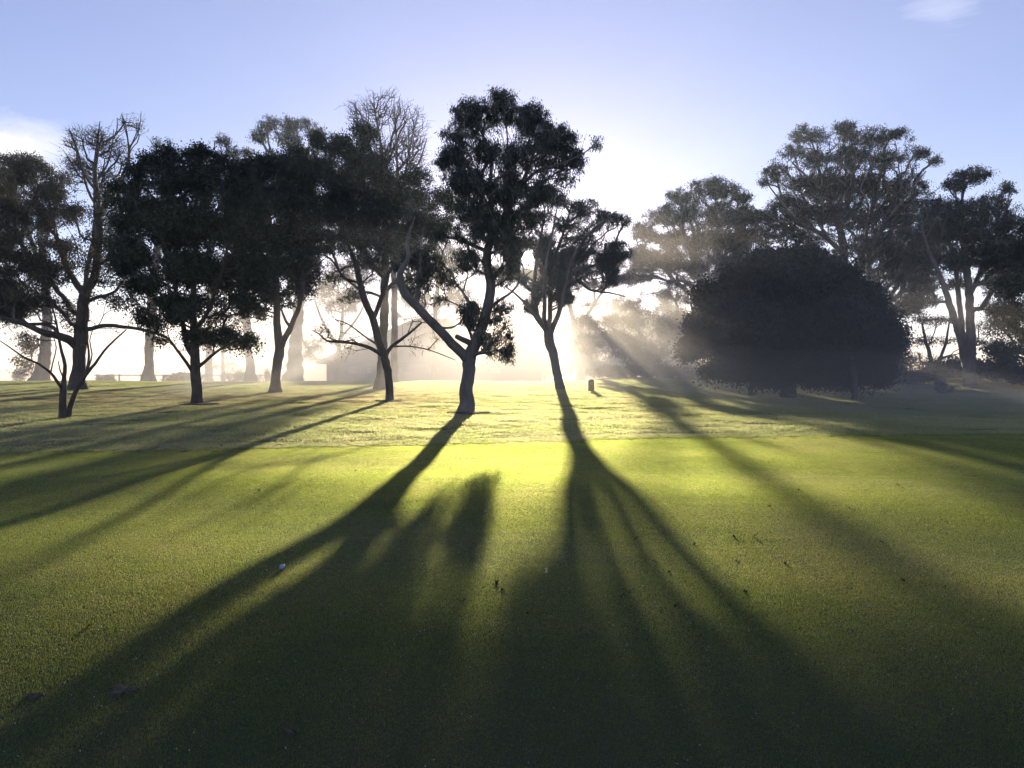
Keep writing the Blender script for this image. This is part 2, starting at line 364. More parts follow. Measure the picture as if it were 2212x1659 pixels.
# ------------------------------------------------------------------ trees
LEAF = {
 'gum': leaf_mat('gum_leaf', (.030, .045, .028), (.055, .072, .045), .30, .07, .35),
 'lacy': leaf_mat('lacy_leaf', (.060, .080, .060), (.095, .115, .085), .55, .08, .4),  # gum leaf made paler: veil of sun glare painted into its colour
 'dense': leaf_mat('dense_leaf', (.018, .030, .012), (.035, .050, .018), .22, .05, .35),
 'brown': leaf_mat('brown_leaf', (.050, .038, .022), (.055, .058, .028), .35, .04, .5),
 'bush': leaf_mat('bush_leaf', (.014, .022, .010), (.028, .036, .014), .12, .04, .45),
}
BARK = {
 'gum': bark_mat('gum_bark', (.10, .085, .07), (.26, .23, .20), 5),
 'dark': bark_mat('dark_bark', (.045, .035, .028), (.11, .09, .07), 9, .8),
 'pale': bark_mat('pale_bark', (.08, .072, .065), (.20, .18, .165), 4),
}
def gapn(p, wl, ph):
    q = p*(2*np.pi/wl); a = np.sin(q[:, 0]+1.3*np.sin(q[:, 2]*.7+ph)+ph)+np.sin(q[:, 1]*1.1+1.2*np.sin(q[:, 0]*.6+2*ph)+2*ph)+np.sin(q[:, 2]*1.25+1.4*np.sin(q[:, 1]*.8+ph)+3*ph)
    q = q*2.1; b = np.sin(q[:, 0]+q[:, 2]*.5+ph)+np.sin(q[:, 1]-q[:, 0]*.4+ph*1.7)+np.sin(q[:, 2]+q[:, 1]*.6)
    return a/3+b/6
def catmull(pts, step):
    pts = np.asarray(pts, float); out = [pts[0]]
    for k in range(len(pts)-1):
        p0 = pts[max(k-1, 0)]; p1 = pts[k]; p2 = pts[k+1]; p3 = pts[min(k+2, len(pts)-1)]
        L = np.linalg.norm((p2-p1)[:3]); n = max(2, int(L/step))
        for s in np.linspace(0, 1, n+1)[1:]:
            out.append(.5*((2*p1)+(-p0+p2)*s+(2*p0-5*p1+4*p2-p3)*s*s+(-p0+3*p1-3*p2+p3)*s**3))
    return np.array(out)
def tube(path, rad, k, lump, rg):
    n = len(path); T = np.gradient(path, axis=0); T /= np.linalg.norm(T, axis=1)[:, None]+1e-9
    ref = np.array([0, 1., 0]); B = np.cross(T, ref); B /= np.linalg.norm(B, axis=1)[:, None]+1e-9; C = np.cross(B, T)
    th = np.linspace(0, 2*np.pi, k, endpoint=False)
    rr = rad[:, None]*(1+lump*rg.normal(0, 1, (n, k))*.5+lump*np.sin(th*3+path[:, 2:3]*2))
    V = path[:, None]+B[:, None]*(np.cos(th)*rr)[..., None]+C[:, None]*(np.sin(th)*rr)[..., None]
    V = V.reshape(-1, 3)
    i = np.arange(n-1)[:, None]*k; jj = np.arange(k)[None]; jn = (jj+1) % k
    F = np.stack([i+jj, i+jn, i+k+jn, i+k+jj], -1).reshape(-1, 4)
    return V, F
def frusta(A, B, ra, rb, k=3):
    D = B-A; D = D/(np.linalg.norm(D, axis=1)[:, None]+1e-9)
    ref = np.where(np.abs(D[:, 2:3]) < .9, np.array([[0, 0, 1.]]), np.array([[1., 0, 0]]))
    U = np.cross(D, ref); U /= np.linalg.norm(U, axis=1)[:, None]+1e-9; W = np.cross(D, U)
    th = np.linspace(0, 2*np.pi, k, endpoint=False)
    ring = U[:, None]*np.cos(th)[None, :, None]+W[:, None]*np.sin(th)[None, :, None]
    V = np.concatenate([A[:, None]+ring*ra[:, None, None], B[:, None]+ring*rb[:, None, None]], 1).reshape(-1, 3)
    b = (np.arange(len(A))*2*k)[:, None]; jj = np.arange(k)[None]; jn = (jj+1) % k
    F = np.stack([b+jj, b+jn, b+k+jn, b+k+jj], -1).reshape(-1, 4)
    return V, F
SUNHOLE = np.array((SUN_U, SUN_V))
def tree(name, label, cat, base, d, stems, blobs, kind='gum', bark='gum', seed=0, puff=.45, flat=.65, leaf=(.09, .02), npuff=1.0, nleaf=1.4,
         droop=.6, tips=3, twig=.005, group=None, bare=False, bf=.35, lump=.05, depth=.85, dy0=0.0, core=None, flare=1.3, hole=True, upw=.25, gap=(.0, -.2), gw=1.3):
    """stems: lists of (u, v, radius_px[, dy]); blobs: (u, v, ru, rv[, density[, dy]])"""
    rg = np.random.default_rng(seed+100)
    bxw = (base-1106)/FPX*d; bz = float(hgt(bxw, d)); origin = np.array((bxw, d, bz))
    s = d/FPX
    root = empty(name, origin); tag(root, label, cat, group)
    Vs, Fs, off = [], [], 0
    nodes, par, plen, srad = [], [], [], []
    for si, st in enumerate(stems):
        pts = []
        for q in st:
            dy = q[3] if len(q) > 3 else 0.0
            p = P(q[0], q[1], d); p = p+(p-np.array((0, 0, CAM_H)))*(dy/d)
            pts.append((*p, q[2]*s))
        if si == 0 or st[0][1] > 9000: pass
        if pts[0][2] < bz+.6 or si == 0:
            pts[0] = (pts[0][0], pts[0][1], float(hgt(pts[0][0], pts[0][1]))-.12, pts[0][3])
        path = catmull(pts, max(.12, 4*s)); rad = np.maximum(path[:, 3], .004); path = path[:, :3].copy()
        if len(path) > 4:
            wob = rg.normal(0, 1, path.shape); wob = (wob+np.roll(wob, 1, 0)+np.roll(wob, 2, 0))/3; wob[0] = 0; path += wob*rad[:, None]*.16
        if pts[0][2] < bz+.3:
            hgt_above = path[:, 2]-bz; rad = rad*(1+(flare-1)*np.exp(-np.maximum(hgt_above, 0)/(rad.max()*1.1)))
        k = 14 if rad.max() > .12 else 8
        v, f = tube(path, rad, k, lump, rg); Vs.append(v); Fs.append(f+off); off += len(v)
        # register nodes
        if si == 0:
            pi, pl = -1, 0.0
        else:
            arr = np.array(nodes); dd = np.linalg.norm(arr-path[0], axis=1); pi = int(dd.argmin()); pl = plen[pi]+dd[pi]
        for q in range(len(path)):
            if q: pl += np.linalg.norm(path[q]-path[q-1])
            nodes.append(path[q]); par.append(pi); plen.append(pl); srad.append(rad[q]); pi = len(nodes)-1
    nstem = len(nodes)
    # puffs of foliage / twig targets
    centers, prad, dens = [], [], []
    for b in blobs:
        u, v, ru, rv = b[:4]; de = b[4] if len(b) > 4 else 1.0; dy = b[5] if len(b) > 5 else rg.uniform(-.25, .25)*ru*s
        c = P(u, v, d); c = c+(c-np.array((0, 0, CAM_H)))*(dy/d)
        rx, rz = ru*s, rv*s; ry = depth*(rx+rz)/2
        n = max(3, int(round(npuff*de*4.2*rx*rz/(puff*puff*flat))))
        dirs = rg.normal(0, 1, (n, 3)); dirs /= np.linalg.norm(dirs, axis=1)[:, None]
        rr = rg.random(n)**.42
        shr = 1-.45*puff/np.array((rx+puff*.3, ry+puff*.3, rz+puff*.3)).clip(puff, None)
        pc = c+dirs*rr[:, None]*np.array((rx, ry, rz))*np.clip(shr, .25, 1)
        centers.append(pc); prad.append(np.full(n, puff)*rg.uniform(.45, 1.15, n)); dens.append(np.full(n, min(1.0, .55+.45*de)))
    if centers:
        C = np.concatenate(centers); PR = np.concatenate(prad); DN = np.concatenate(dens)
        keep = gapn(C, gw*1.6, seed*1.3) > gap[0]-.45
        C, PR, DN = C[keep], PR[keep], DN[keep]
        if hole:
            uu = 1106+C[:, 0]/C[:, 1]*FPX; vv = 829.5-(C[:, 2]-CAM_H)/C[:, 1]*FPX
            keep = np.hypot(uu-SUN_U, vv-SUN_V) > 14+PR*.3/s*.6
            C, PR, DN = C[keep], PR[keep], DN[keep]
        T = [C]
        tl = []
        for q in range(tips):
            dv = rg.normal(0, 1, C.shape)*np.array((1, 1, flat)); dv[:, 2] += upw if bare else 0
            T.append(C+dv*PR[:, None]*.75)
        targets = np.concatenate(T); tier = np.concatenate([np.zeros(len(C))]+[np.ones(len(C))]*tips)
        arr = np.array(nodes); 
        d0 = np.array([np.min(np.linalg.norm(arr-q, axis=1)) for q in targets])
        order = np.lexsort((d0, tier))
        cap = nstem+len(targets)*7+10
        A = np.zeros((cap, 3)); A[:nstem] = arr; PL = np.zeros(cap); PL[:nstem] = plen; n = nstem
        parL = list(par)
        allow = np.ones(nstem, bool)
        zmin = bz+.18*(max(q[2] for q in arr)-bz)
        PL[:nstem][arr[:, 2] < zmin] = 1e6
        isT = []
        for ti in order:
            q = targets[ti]; diff = A[:n]-q; dist = np.sqrt((diff**2).sum(1))
            pen = np.clip(A[:n, 2]-q[2], 0, None)*(.5)
            cost = dist+bf*PL[:n]+pen
            k = int(cost.argmin()); L = dist[k]
            ns = max(1, min(6, int(L/.28)))
            a0 = A[k]; g0 = A[parL[k]] if parL[k] >= 0 else a0-np.array((0, 0, .1))
            tdir = a0-g0; tdir = tdir/(np.linalg.norm(tdir)+1e-9)
            pv = k; lp = a0
            ctrl = a0+tdir*L*.30+np.array((0, 0, L*upw*.6))
            for sgm in range(1, ns+1):
                w = sgm/ns; pnt = (1-w)**2*a0+2*w*(1-w)*(.5*ctrl+.5*(a0+q)/2)+w*w*q
                if sgm < ns: pnt = pnt+rg.normal(0, .05*L/ns+.004, 3)
                A[n] = pnt; parL.append(pv); PL[n] = (PL[pv] if PL[pv] < 1e5 else 0)+np.linalg.norm(pnt-lp); pv = n; lp = pnt; n += 1
            isT.append(n-1)
        cnt = np.zeros(n); cnt[isT] = 1
        for q in range(n-1, nstem-1, -1): cnt[parL[q]] += cnt[q]
        rad = twig*np.power(np.maximum(cnt, 1), .43)
        idx = np.arange(nstem, n); pr = np.array([parL[q] for q in idx])
        ra = np.where(pr < nstem, np.minimum(rad[idx]*1.25, np.array(srad+[0])[np.minimum(pr, nstem)]), rad[pr]); ra = np.minimum(ra, rad[idx]*1.6)
        big = rad[idx] > twig*3
        mid_ = (A[pr]+A[idx])/2; mu = 1106+mid_[:, 0]/mid_[:, 1]*FPX; mv = 829.5-(mid_[:, 2]-CAM_H)/mid_[:, 1]*FPX
        clr = np.hypot(mu-SUN_U, mv-SUN_V) > 17
        big2 = big & clr; sm2 = ~big & clr
        for msk, kk in ((big2, 6), (sm2, 3)):
            if msk.any():
                v, f = frusta(A[pr[msk]], A[idx[msk]], ra[msk], rad[idx][msk], kk)
                if bare and kk == 3: barev, baref = v, f
                else: Vs.append(v); Fs.append(f+off); off += len(v)
    V = np.concatenate(Vs)-origin
    mesh_np('trunk', V, np.concatenate(Fs), BARK[bark], root, smooth=True)
    if bare:
        mesh_np('crown', barev-origin, baref, BARK[bark], root)
        if not nleaf: return root
    if centers and nleaf:
        L, W = leaf
        nl = (nleaf*math.pi*flat/(.27*L*W)*DN*PR**2).astype(int).clip(1); ci = np.repeat(np.arange(len(C)), nl); n = len(ci)
        dv = rg.normal(0, 1, (n, 3)); dv /= np.linalg.norm(dv, axis=1)[:, None]
        pos = C[ci]+dv*(rg.random(n)**.45*np.where(rg.random(n) < .25, 1.75, 1.0))[:, None]*PR[ci][:, None]*np.array((1, 1, flat))
        kp = gapn(pos, gw*.55, seed*2.1) > gap[1]-.3*rg.random(n)
        pos = pos[kp]; n = len(pos)
        if hole:
            uu = 1106+pos[:, 0]/pos[:, 1]*FPX; vv = 829.5-(pos[:, 2]-CAM_H)/pos[:, 1]*FPX
            rr_ = np.hypot(uu-SUN_U, vv-SUN_V); pos = pos[(rr_ > 11+L/s*.4+3*np.sin(3*np.arctan2(vv-SUN_V, uu-SUN_U)))]; n = len(pos)
        D = rg.normal(0, 1, (n, 3)); D[:, 2] -= droop*2.2; D /= np.linalg.norm(D, axis=1)[:, None]
        S = np.cross(D, rg.normal(0, 1, (n, 3))); S /= np.linalg.norm(S, axis=1)[:, None]+1e-9
        l = (L*rg.uniform(.6, 1.25, n))[:, None]; w = (W*rg.uniform(.6, 1.25, n))[:, None]
        Nn = np.cross(D, S)
        V = np.stack([pos, pos+D*l*.42+S*w*.5+Nn*w*.1, pos+D*l+Nn*l*.12*rg.normal(0, 1, (n, 1)), pos+D*l*.42-S*w*.5+Nn*w*.1], 1).reshape(-1, 3)-origin
        b = np.arange(n)*4
        if bare: mesh_np('leaves', V, np.stack([b, b+1, b+2, b+3], -1), LEAF[kind], root)
        else: mesh_np('crown', V, np.stack([b, b+1, b+2, b+3], -1), LEAF[kind], root)
        global NLEAF; NLEAF += n
    return root
NLEAF = 0

# --- the forked gum in the middle
tree('gum_tree', 'forked gum tree in the middle of the lawn, trunk split in a wide Y', 'tree', 1006, ground_d(1006, 892),
 [[(1006, 892, 17), (1009, 850, 14.5), (1012, 812, 13.5), (1014, 775, 14), (1024, 748, 13), (1040, 706, 12, .1), (1055, 660, 11, .2), (1061, 620, 10.5, .3), (1053, 575, 9.5, .3), (1057, 530, 9, .3), (1080, 488, 7.5, .3), (1105, 440, 6, .2), (1128, 395, 4.5, 0), (1150, 340, 3, 0), (1165, 280, 1.5, 0)],
  [(1013, 785, 10), (1000, 765, 10.5, -.1), (977, 742, 10, -.3), (944, 706, 9.5, -.5), (906, 668, 9, -.7), (872, 628, 8, -.8), (866, 590, 6.5, -.9), (882, 556, 5, -.9), (880, 520, 3.5, -.8), (892, 480, 2, -.7)],
  [(1025, 748, 7, .0), (1008, 738, 6.5, -.2), (994, 731, 5.5, -.4), (985, 726, 4.5, -.5)],
  [(1023, 745, 4), (1016, 718, 3.2, .3), (1015, 695, 2, .4)],
  [(1020, 772, 3), (1034, 762, 2.4, -.3), (1047, 755, 2, -.5), (1058, 735, 1.5, -.6), (1078, 715, 1.0, -.7)],
  [(1062, 664, 4, .2), (1080, 648, 3, .0), (1106, 630, 2.5, -.2), (1130, 600, 1.5, -.3), (1150, 585, 1, -.3)],
  [(1054, 545, 5, .3), (1020, 530, 4.5, .5), (980, 515, 4, .7), (940, 510, 3, .9), (915, 490, 2, 1)],
  [(1058, 500, 5, .3), (1040, 440, 4.5, .5), (1060, 380, 4, .7), (1055, 320, 3, .8), (1030, 270, 1.8, .8)],
  [(1118, 410, 4, .2), (1160, 370, 3.4, -.1), (1210, 355, 2.2, -.4), (1262, 330, 1.2, -.5), (1288, 312, .7, -.5)],
  [(944, 706, 2.6, -.5), (975, 708, 2, -.2), (1000, 690, 1.6, 0), (1020, 655, 1, .1)]],
 [(1080, 235, 50, 40), (1090, 340, 130, 130, .22), (980, 300, 34, 34, .9), (962, 345, 26, 30, .9), (1215, 300, 34, 34, .9), (1238, 350, 28, 32, .9), (1076, 214, 40, 24, 1), (1000, 380, 50, 40, .8), (1170, 420, 44, 36, .9), (1050, 490, 90, 60, .6), (1108, 545, 22, 46, 1.4), (1190, 350, 60, 60, .5), (1150, 255, 45, 42), (1010, 255, 42, 48), (1195, 300, 48, 40), (1240, 335, 22, 28, .8), (988, 335, 38, 30, .8), (1050, 320, 45, 40, .8),
  (1125, 340, 60, 42), (1020, 395, 52, 36, 1.1), (1095, 410, 62, 42, 1.1), (1070, 465, 65, 42, 1.3), (1145, 462, 36, 44, .9), (1290, 305, 10, 14, .8), (1220, 385, 24, 18, .6),
  (1010, 455, 40, 30), (1105, 530, 55, 45, .9), (1010, 560, 40, 36, .8), (1085, 595, 35, 30, .5), (920, 560, 45, 40, .9), (905, 615, 38, 34, .7), (960, 600, 40, 34, .6), (940, 650, 38, 22, .35),
  (1014, 672, 26, 42, 1.2), (870, 560, 32, 34, .9), (1070, 712, 42, 42, 1.0), (1094, 752, 22, 34, .85), (1062, 748, 26, 24, .8), (1085, 660, 32, 22, .6), (890, 470, 40, 34, .8), (945, 500, 34, 28, .7)],
 kind='gum', bark='pale', gap=(.05, -.16), gw=.8, seed=1, puff=.17, flat=.9, leaf=(.11, .024), npuff=1.95, nleaf=0.85, droop=.85, tips=3, twig=.0032, flare=1.25)

# --- slim leaning tree in front of the straight trunk
tree('slim_tree', 'slim leaning trunk just in front of the straight dark trunk, left of the forked gum', 'tree', 843, ground_d(843, 866),
 [[(843, 866, 9), (839, 820, 8.2), (831, 775, 8.5), (822, 748, 8.5), (812, 705, 8), (797, 668, 7.5), (783, 632, 7), (774, 590, 6, .2), (765, 560, 5, .3), (752, 525, 3.5, .3), (740, 480, 2, .3)],
  [(806, 690, 5, 0), (822, 650, 5, .4), (836, 600, 4, .7), (850, 560, 3, .9), (846, 500, 2, 1)],
  [(831, 772, 4, 0), (808, 756, 4, -.2), (775, 744, 3.4, -.4), (738, 739, 2.8, -.6), (706, 736, 2.2, -.7), (690, 722, 1.4, -.7), (672, 712, .8, -.7)],
  [(834, 768, 4.5, .1), (846, 748, 4, .3), (880, 723, 3, .6), (911, 697, 2, .9)],
  [(822, 748, 2.4, 0), (790, 728, 2, .2), (752, 700, 1.5, .3), (724, 690, 1, .4)],
  [(846, 748, 2, .2), (885, 748, 1.6, .0), (930, 757, 1.2, -.2), (984, 778, .7, -.3)],
  [(778, 610, 3, .1), (745, 600, 2.5, 0), (715, 560, 2, -.1), (690, 548, 1.3, -.1)]],
 [(700, 715, 40, 26, .5), (735, 745, 50, 26, .35), (740, 690, 40, 22, .4), (930, 740, 55, 34, .25), (910, 690, 40, 25, .3), (730, 560, 50, 40, .55), (770, 500, 50, 50, .6), (850, 520, 40, 50, .5), (800, 580, 50, 50, .4)],
 kind='brown', bark='dark', seed=2, puff=.30, flat=.9, leaf=(.05, .025), npuff=2.2, nleaf=0.1, tips=5, twig=.004, bare=True, bf=.2, flare=1.15)

# --- straight dark trunk with a high crown
tree('tall_gum_tree', 'tall straight-trunked tree with a high dark crown behind the slim leaning trunk', 'tree', 821, ground_d(821, 842),
 [[(821, 844, 11.5), (823, 800, 10), (826, 760, 10), (829, 700, 9.5), (831, 640, 9), (832, 580, 8.5), (832, 520, 8), (830, 460, 7), (822, 400, 5.5), (806, 340, 3.5), (790, 290, 1.5)],
  [(830, 640, 4, 0), (850, 610, 3.5, -.4), (880, 600, 2.6, -.8), (905, 590, 1.8, -1)],
  [(832, 560, 5, 0), (805, 520, 4.5, .5), (770, 490, 4, .9), (735, 440, 3, 1.2), (700, 380, 2, 1.4)],
  [(832, 540, 5, 0), (862, 500, 4.5, -.4), (900, 470, 3.5, -.8), (945, 450, 2, -1)],
  [(832, 480, 4.5, 0), (862, 440, 3.5, .6), (888, 400, 2.5, .9), (900, 370, 1.5, 1)],
  [(828, 600, 3.5, 0), (800, 575, 3, -.8), (760, 575, 2.4, -1.4), (716, 590, 1.6, -1.9)]],
 [(785, 290, 34, 30), (790, 450, 150, 150, .25), (790, 440, 110, 100, .4), (670, 440, 50, 80, .7), (650, 350, 40, 50, .8), (900, 520, 60, 50, .6), (735, 320, 48, 34), (690, 300, 26, 22, .8), (790, 350, 52, 48, 1.2), (690, 370, 50, 42, 1.1), (745, 410, 62, 50, 1.3), (830, 420, 50, 55, 1.3), (898, 385, 34, 28, .9), (895, 440, 55, 42, 1.2),
  (965, 430, 36, 30, .9), (700, 450, 50, 46, 1.1), (780, 490, 60, 48, 1.1), (860, 520, 60, 44, 1.1), (940, 485, 50, 30, .9), (720, 520, 40, 34, .7), (905, 570, 35, 25, .5), (800, 560, 45, 32, .7), (650, 410, 24, 40, .7), (880, 610, 30, 22, .4), (760, 640, 40, 24, .25), (720, 600, 30, 20, .3)],
 kind='dense', bark='dark', gap=(.02, -.2), seed=3, puff=.34, flat=.8, leaf=(.13, .045), npuff=1.50, nleaf=1.4, droop=.4, tips=3, twig=.006, flare=1.5)

# --- bare feathery tree rising behind it
tree('bare_tree', 'bare winter tree whose thin twigs rise above the tall dark crown', 'tree', 850, 44,
 [[(850, 836, 8), (852, 700, 7), (850, 560, 6), (848, 460, 5), (838, 380, 3.6), (822, 310, 2.4), (812, 250, 1.6), (806, 200, .8)],
  [(849, 480, 3.5, 0), (868, 420, 3, -.6), (880, 350, 2.2, -1), (892, 290, 1.4, -1.2), (905, 240, .7, -1.2)],
  [(848, 460, 3.4, 0), (858, 380, 2.6, .8), (856, 300, 1.8, 1.3), (852, 230, .8, 1.5)],
  [(842, 400, 3, 0), (800, 340, 2.2, .5), (775, 280, 1.6, .7), (768, 220, .8, .8)],
  [(872, 400, 2.2, -.7), (905, 350, 1.7, -1.2), (922, 300, 1, -1.5)]],
 [(800, 245, 45, 55), (850, 245, 40, 60), (895, 290, 38, 70), (830, 320, 60, 60), (900, 380, 36, 50, .8), (765, 250, 22, 40, .7), (870, 350, 50, 60)],
 bark='dark', seed=4, puff=.34, tips=7, twig=.0055, bare=True, nleaf=0, bf=.3, npuff=1.6, upw=.75)

# --- dark trees on the left
tree('broadleaf_tree', 'dense dark broadleaf tree with low drooping foliage, second large trunk from the left', 'tree', 425, ground_d(425, 873),
 [[(426, 873, 11.5), (425, 840, 10.5), (424, 800, 10.5), (421, 765, 9.5), (419, 720, 8), (417, 670, 7), (420, 600, 6), (425, 500, 4.5), (424, 420, 3), (420, 350, 1.5)],
  [(418, 806, 4), (408, 790, 3.8, -.1), (395, 772, 3.4, -.3), (380, 752, 3, -.4), (362, 731, 2.6, -.5), (340, 721, 2.2, -.6), (300, 708, 1.4, -.7)],
  [(421, 775, 6), (405, 748, 6, .2), (397, 715, 5.5, .4), (390, 670, 5, .5), (370, 590, 3.5, .7), (340, 500, 2.2, .9)],
  [(424, 795, 4.5), (438, 785, 4, -.2), (455, 770, 3.4, -.4), (490, 745, 2.6, -.6), (530, 728, 1.6, -.8)],
  [(419, 715, 5), (445, 680, 4.5, -.3), (470, 620, 3.6, -.6), (490, 540, 2.2, -.8)]],
 [(425, 335, 34, 30), (400, 540, 155, 215, .36), (270, 430, 40, 50, .7), (350, 340, 40, 30, .8), (510, 380, 40, 40, .8), (530, 440, 50, 60, .8), (400, 450, 130, 120, .4), (290, 500, 50, 80, .8), (545, 560, 40, 90, .7), (540, 460, 40, 50, .8), (470, 350, 26, 26, .8), (330, 350, 30, 26), (300, 380, 34, 34), (360, 400, 50, 44, 1.2), (440, 400, 60, 48, 1.3), (500, 420, 36, 40), (300, 450, 40, 44, 1.1), (380, 490, 62, 52, 1.4), (470, 500, 55, 50, 1.3),
  (310, 540, 50, 45, 1.2), (400, 580, 60, 48, 1.3), (490, 590, 50, 44, 1.2), (310, 620, 46, 38, 1.1), (370, 660, 52, 38, 1), (460, 660, 55, 40, 1.1), (530, 650, 36, 34, .9), (320, 690, 40, 22, .7), (480, 730, 50, 30, 1), (540, 740, 26, 24, .8), (430, 725, 40, 26, .7), (505, 772, 30, 14, .7), (350, 738, 18, 12, .6), (275, 580, 30, 40, .8)],
 kind='dense', bark='dark', gap=(-.05, -.32), seed=5, puff=.27, flat=.9, leaf=(.085, .045), npuff=1.60, nleaf=1.4, droop=.15, tips=3, twig=.005, flare=1.25)

tree('broadleaf_tree', 'dark tree with a low fork on its right side, right of the densest dark tree', 'tree', 594, ground_d(594, 849),
 [[(594, 849, 12), (596, 820, 9.5), (598, 790, 10), (604, 762, 10.5), (602, 735, 9), (599, 700, 8), (598, 650, 7), (594, 580, 6), (585, 500, 4.5), (575, 420, 3), (568, 360, 1.5)],
  [(605, 758, 7), (612, 738, 6.5, -.2), (624, 716, 6, -.3), (634, 694, 5.5, -.4), (644, 668, 5, -.4), (652, 630, 4.5, -.4), (655, 590, 3.6, -.3), (650, 540, 2.4, -.2)],
  [(628, 708, 3.5, -.3), (616, 690, 3, .1), (608, 668, 2.2, .3)],
  [(655, 600, 2.4, -.4), (680, 575, 2, -.6), (700, 560, 1.2, -.7)]],
 [(560, 365, 38, 32), (600, 500, 100, 155, .45), (530, 380, 40, 40, .9), (590, 350, 50, 30, .9), (650, 380, 36, 40, .8), (660, 560, 40, 50, .8), (520, 520, 50, 110, .6), (665, 480, 36, 70, .7), (605, 385, 40, 34), (530, 400, 32, 34), (570, 430, 58, 46, 1.3), (640, 420, 38, 42), (560, 500, 55, 48, 1.3), (630, 500, 50, 46, 1.2), (600, 560, 58, 44, 1.2), (555, 590, 40, 40, 1.1), (650, 570, 38, 36, 1), (590, 630, 44, 32, 1), (648, 622, 40, 26, 1), (560, 670, 28, 24, .8), (620, 655, 26, 20, .7), (675, 605, 18, 14, .6)],
 kind='dense', bark='dark', gap=(-.05, -.32), seed=6, puff=.27, flat=.85, leaf=(.11, .055), npuff=1.50, nleaf=1.4, droop=.2, tips=3, twig=.006, flare=1.5)

tree('broadleaf_tree', 'thick knobbly trunk with spreading limbs and brownish crown at the far left', 'tree', 169, ground_d(169, 843),
 [[(169, 843, 17), (168, 815, 13.5), (170, 785, 12.5), (170, 760, 13), (172, 735, 14.5), (177, 705, 13), (181, 670, 12), (184, 635, 11), (204, 598, 9, .2), (212, 550, 8, .3), (215, 490, 6.5, .3), (209, 420, 5, .2), (206, 370, 4, .1), (212, 330, 2.5, 0), (222, 290, 1.4, 0)],
  [(170, 752, 9), (152, 736, 9, -.3), (130, 727, 8, -.6), (94, 717, 6.5, -.9), (47, 698, 5, -1.2), (0, 684, 3.5, -1.4), (-40, 660, 2, -1.5)],
  [(183, 640, 7), (160, 605, 6.5, .5), (142, 572, 5.5, .8), (125, 520, 4.5, 1), (110, 450, 3, 1.2), (90, 400, 1.6, 1.3)],
  [(182, 655, 4.5), (205, 644, 4, -.4), (245, 632, 3, -.8), (270, 600, 1.6, -1)],
  [(176, 715, 5), (225, 704, 4.4, -.5), (262, 706, 3.8, -.8), (300, 711, 3.2, -1), (356, 726, 2, -1.2)],
  [(209, 412, 3.5), (185, 380, 2.8, .4), (172, 340, 2.2, .6), (160, 300, 1.2, .7)],
  [(213, 470, 4), (235, 420, 3.2, -.5), (262, 385, 2.6, -.8), (277, 340, 1.8, -.9), (275, 290, 1.2, -.9), (265, 250, .7, -.9)],
  [(277, 330, 1.4, -.9), (290, 300, 1.2, -1), (302, 270, .8, -1), (305, 245, .5, -1)],
  [(172, 745, 3), (186, 742, 3, -.6), (190, 716, 1.4, -.7)]],
 [(60, 380, 60, 34, .9), (50, 540, 130, 150, .3), (230, 560, 90, 120, .3), (245, 480, 50, 90, .5), (20, 640, 60, 60, .7), (130, 440, 50, 60, .6), (20, 430, 50, 40), (100, 420, 50, 34, .9), (60, 480, 65, 46, 1.1), (10, 520, 50, 50, 1.1), (110, 520, 50, 44, .9), (60, 570, 62, 44, 1), (0, 610, 50, 44, 1), (120, 600, 46, 40, .7), (60, 650, 60, 38, .9), (10, 680, 45, 28, .9), (120, 670, 46, 34, .7), (230, 590, 46, 44, .5), (235, 520, 36, 40, .5), (250, 650, 40, 28, .4), (170, 700, 40, 20, .4), (-60, 560, 60, 80, .8), (240, 450, 34, 32, .4)],
 kind='brown', bark='dark', gap=(.08, -.14), gw=1.4, seed=7, puff=.36, flat=.85, leaf=(.11, .045), npuff=1.35, nleaf=1.1, droop=.35, tips=3, twig=.006, flare=1.55)
tree('bare_tree', 'bare spindly treetop against the sky above the far-left brownish crown', 'tree', 176, 38,
 [[(176, 838, 6), (180, 700, 5.5), (186, 600, 5), (204, 500, 4.5), (206, 400, 3.8), (205, 350, 2.8), (212, 300, 1.8), (216, 262, .8)],
  [(212, 450, 3, 0), (190, 410, 2.6, .4), (176, 360, 2, .6), (160, 310, 1.3, .8), (150, 280, .7, .9)],
  [(216, 470, 3, 0), (245, 420, 2.6, -.5), (275, 370, 2.1, -.8), (279, 320, 1.6, -1), (268, 270, .9, -1), (262, 245, .5, -1)],
  [(279, 318, 1.4, -1), (296, 295, 1.1, -1.1), (303, 265, .7, -1.2), (305, 240, .4, -1.2)],
  [(206, 395, 2.2, 0), (232, 355, 1.8, .5), (243, 310, 1.2, .8), (246, 280, .6, .9)]],
 [(165, 310, 30, 36), (205, 300, 32, 34), (240, 320, 34, 36), (180, 370, 40, 36), (230, 390, 44, 40), (270, 265, 14, 18, .9), (300, 275, 16, 22, .6), (270, 340, 22, 30, .8), (160, 350, 24, 30)],
 kind='brown', bark='dark', seed=8, puff=.28, tips=6, twig=.005, bare=True, nleaf=0.06, leaf=(.07, .035), bf=.22, npuff=2.2, upw=.5)

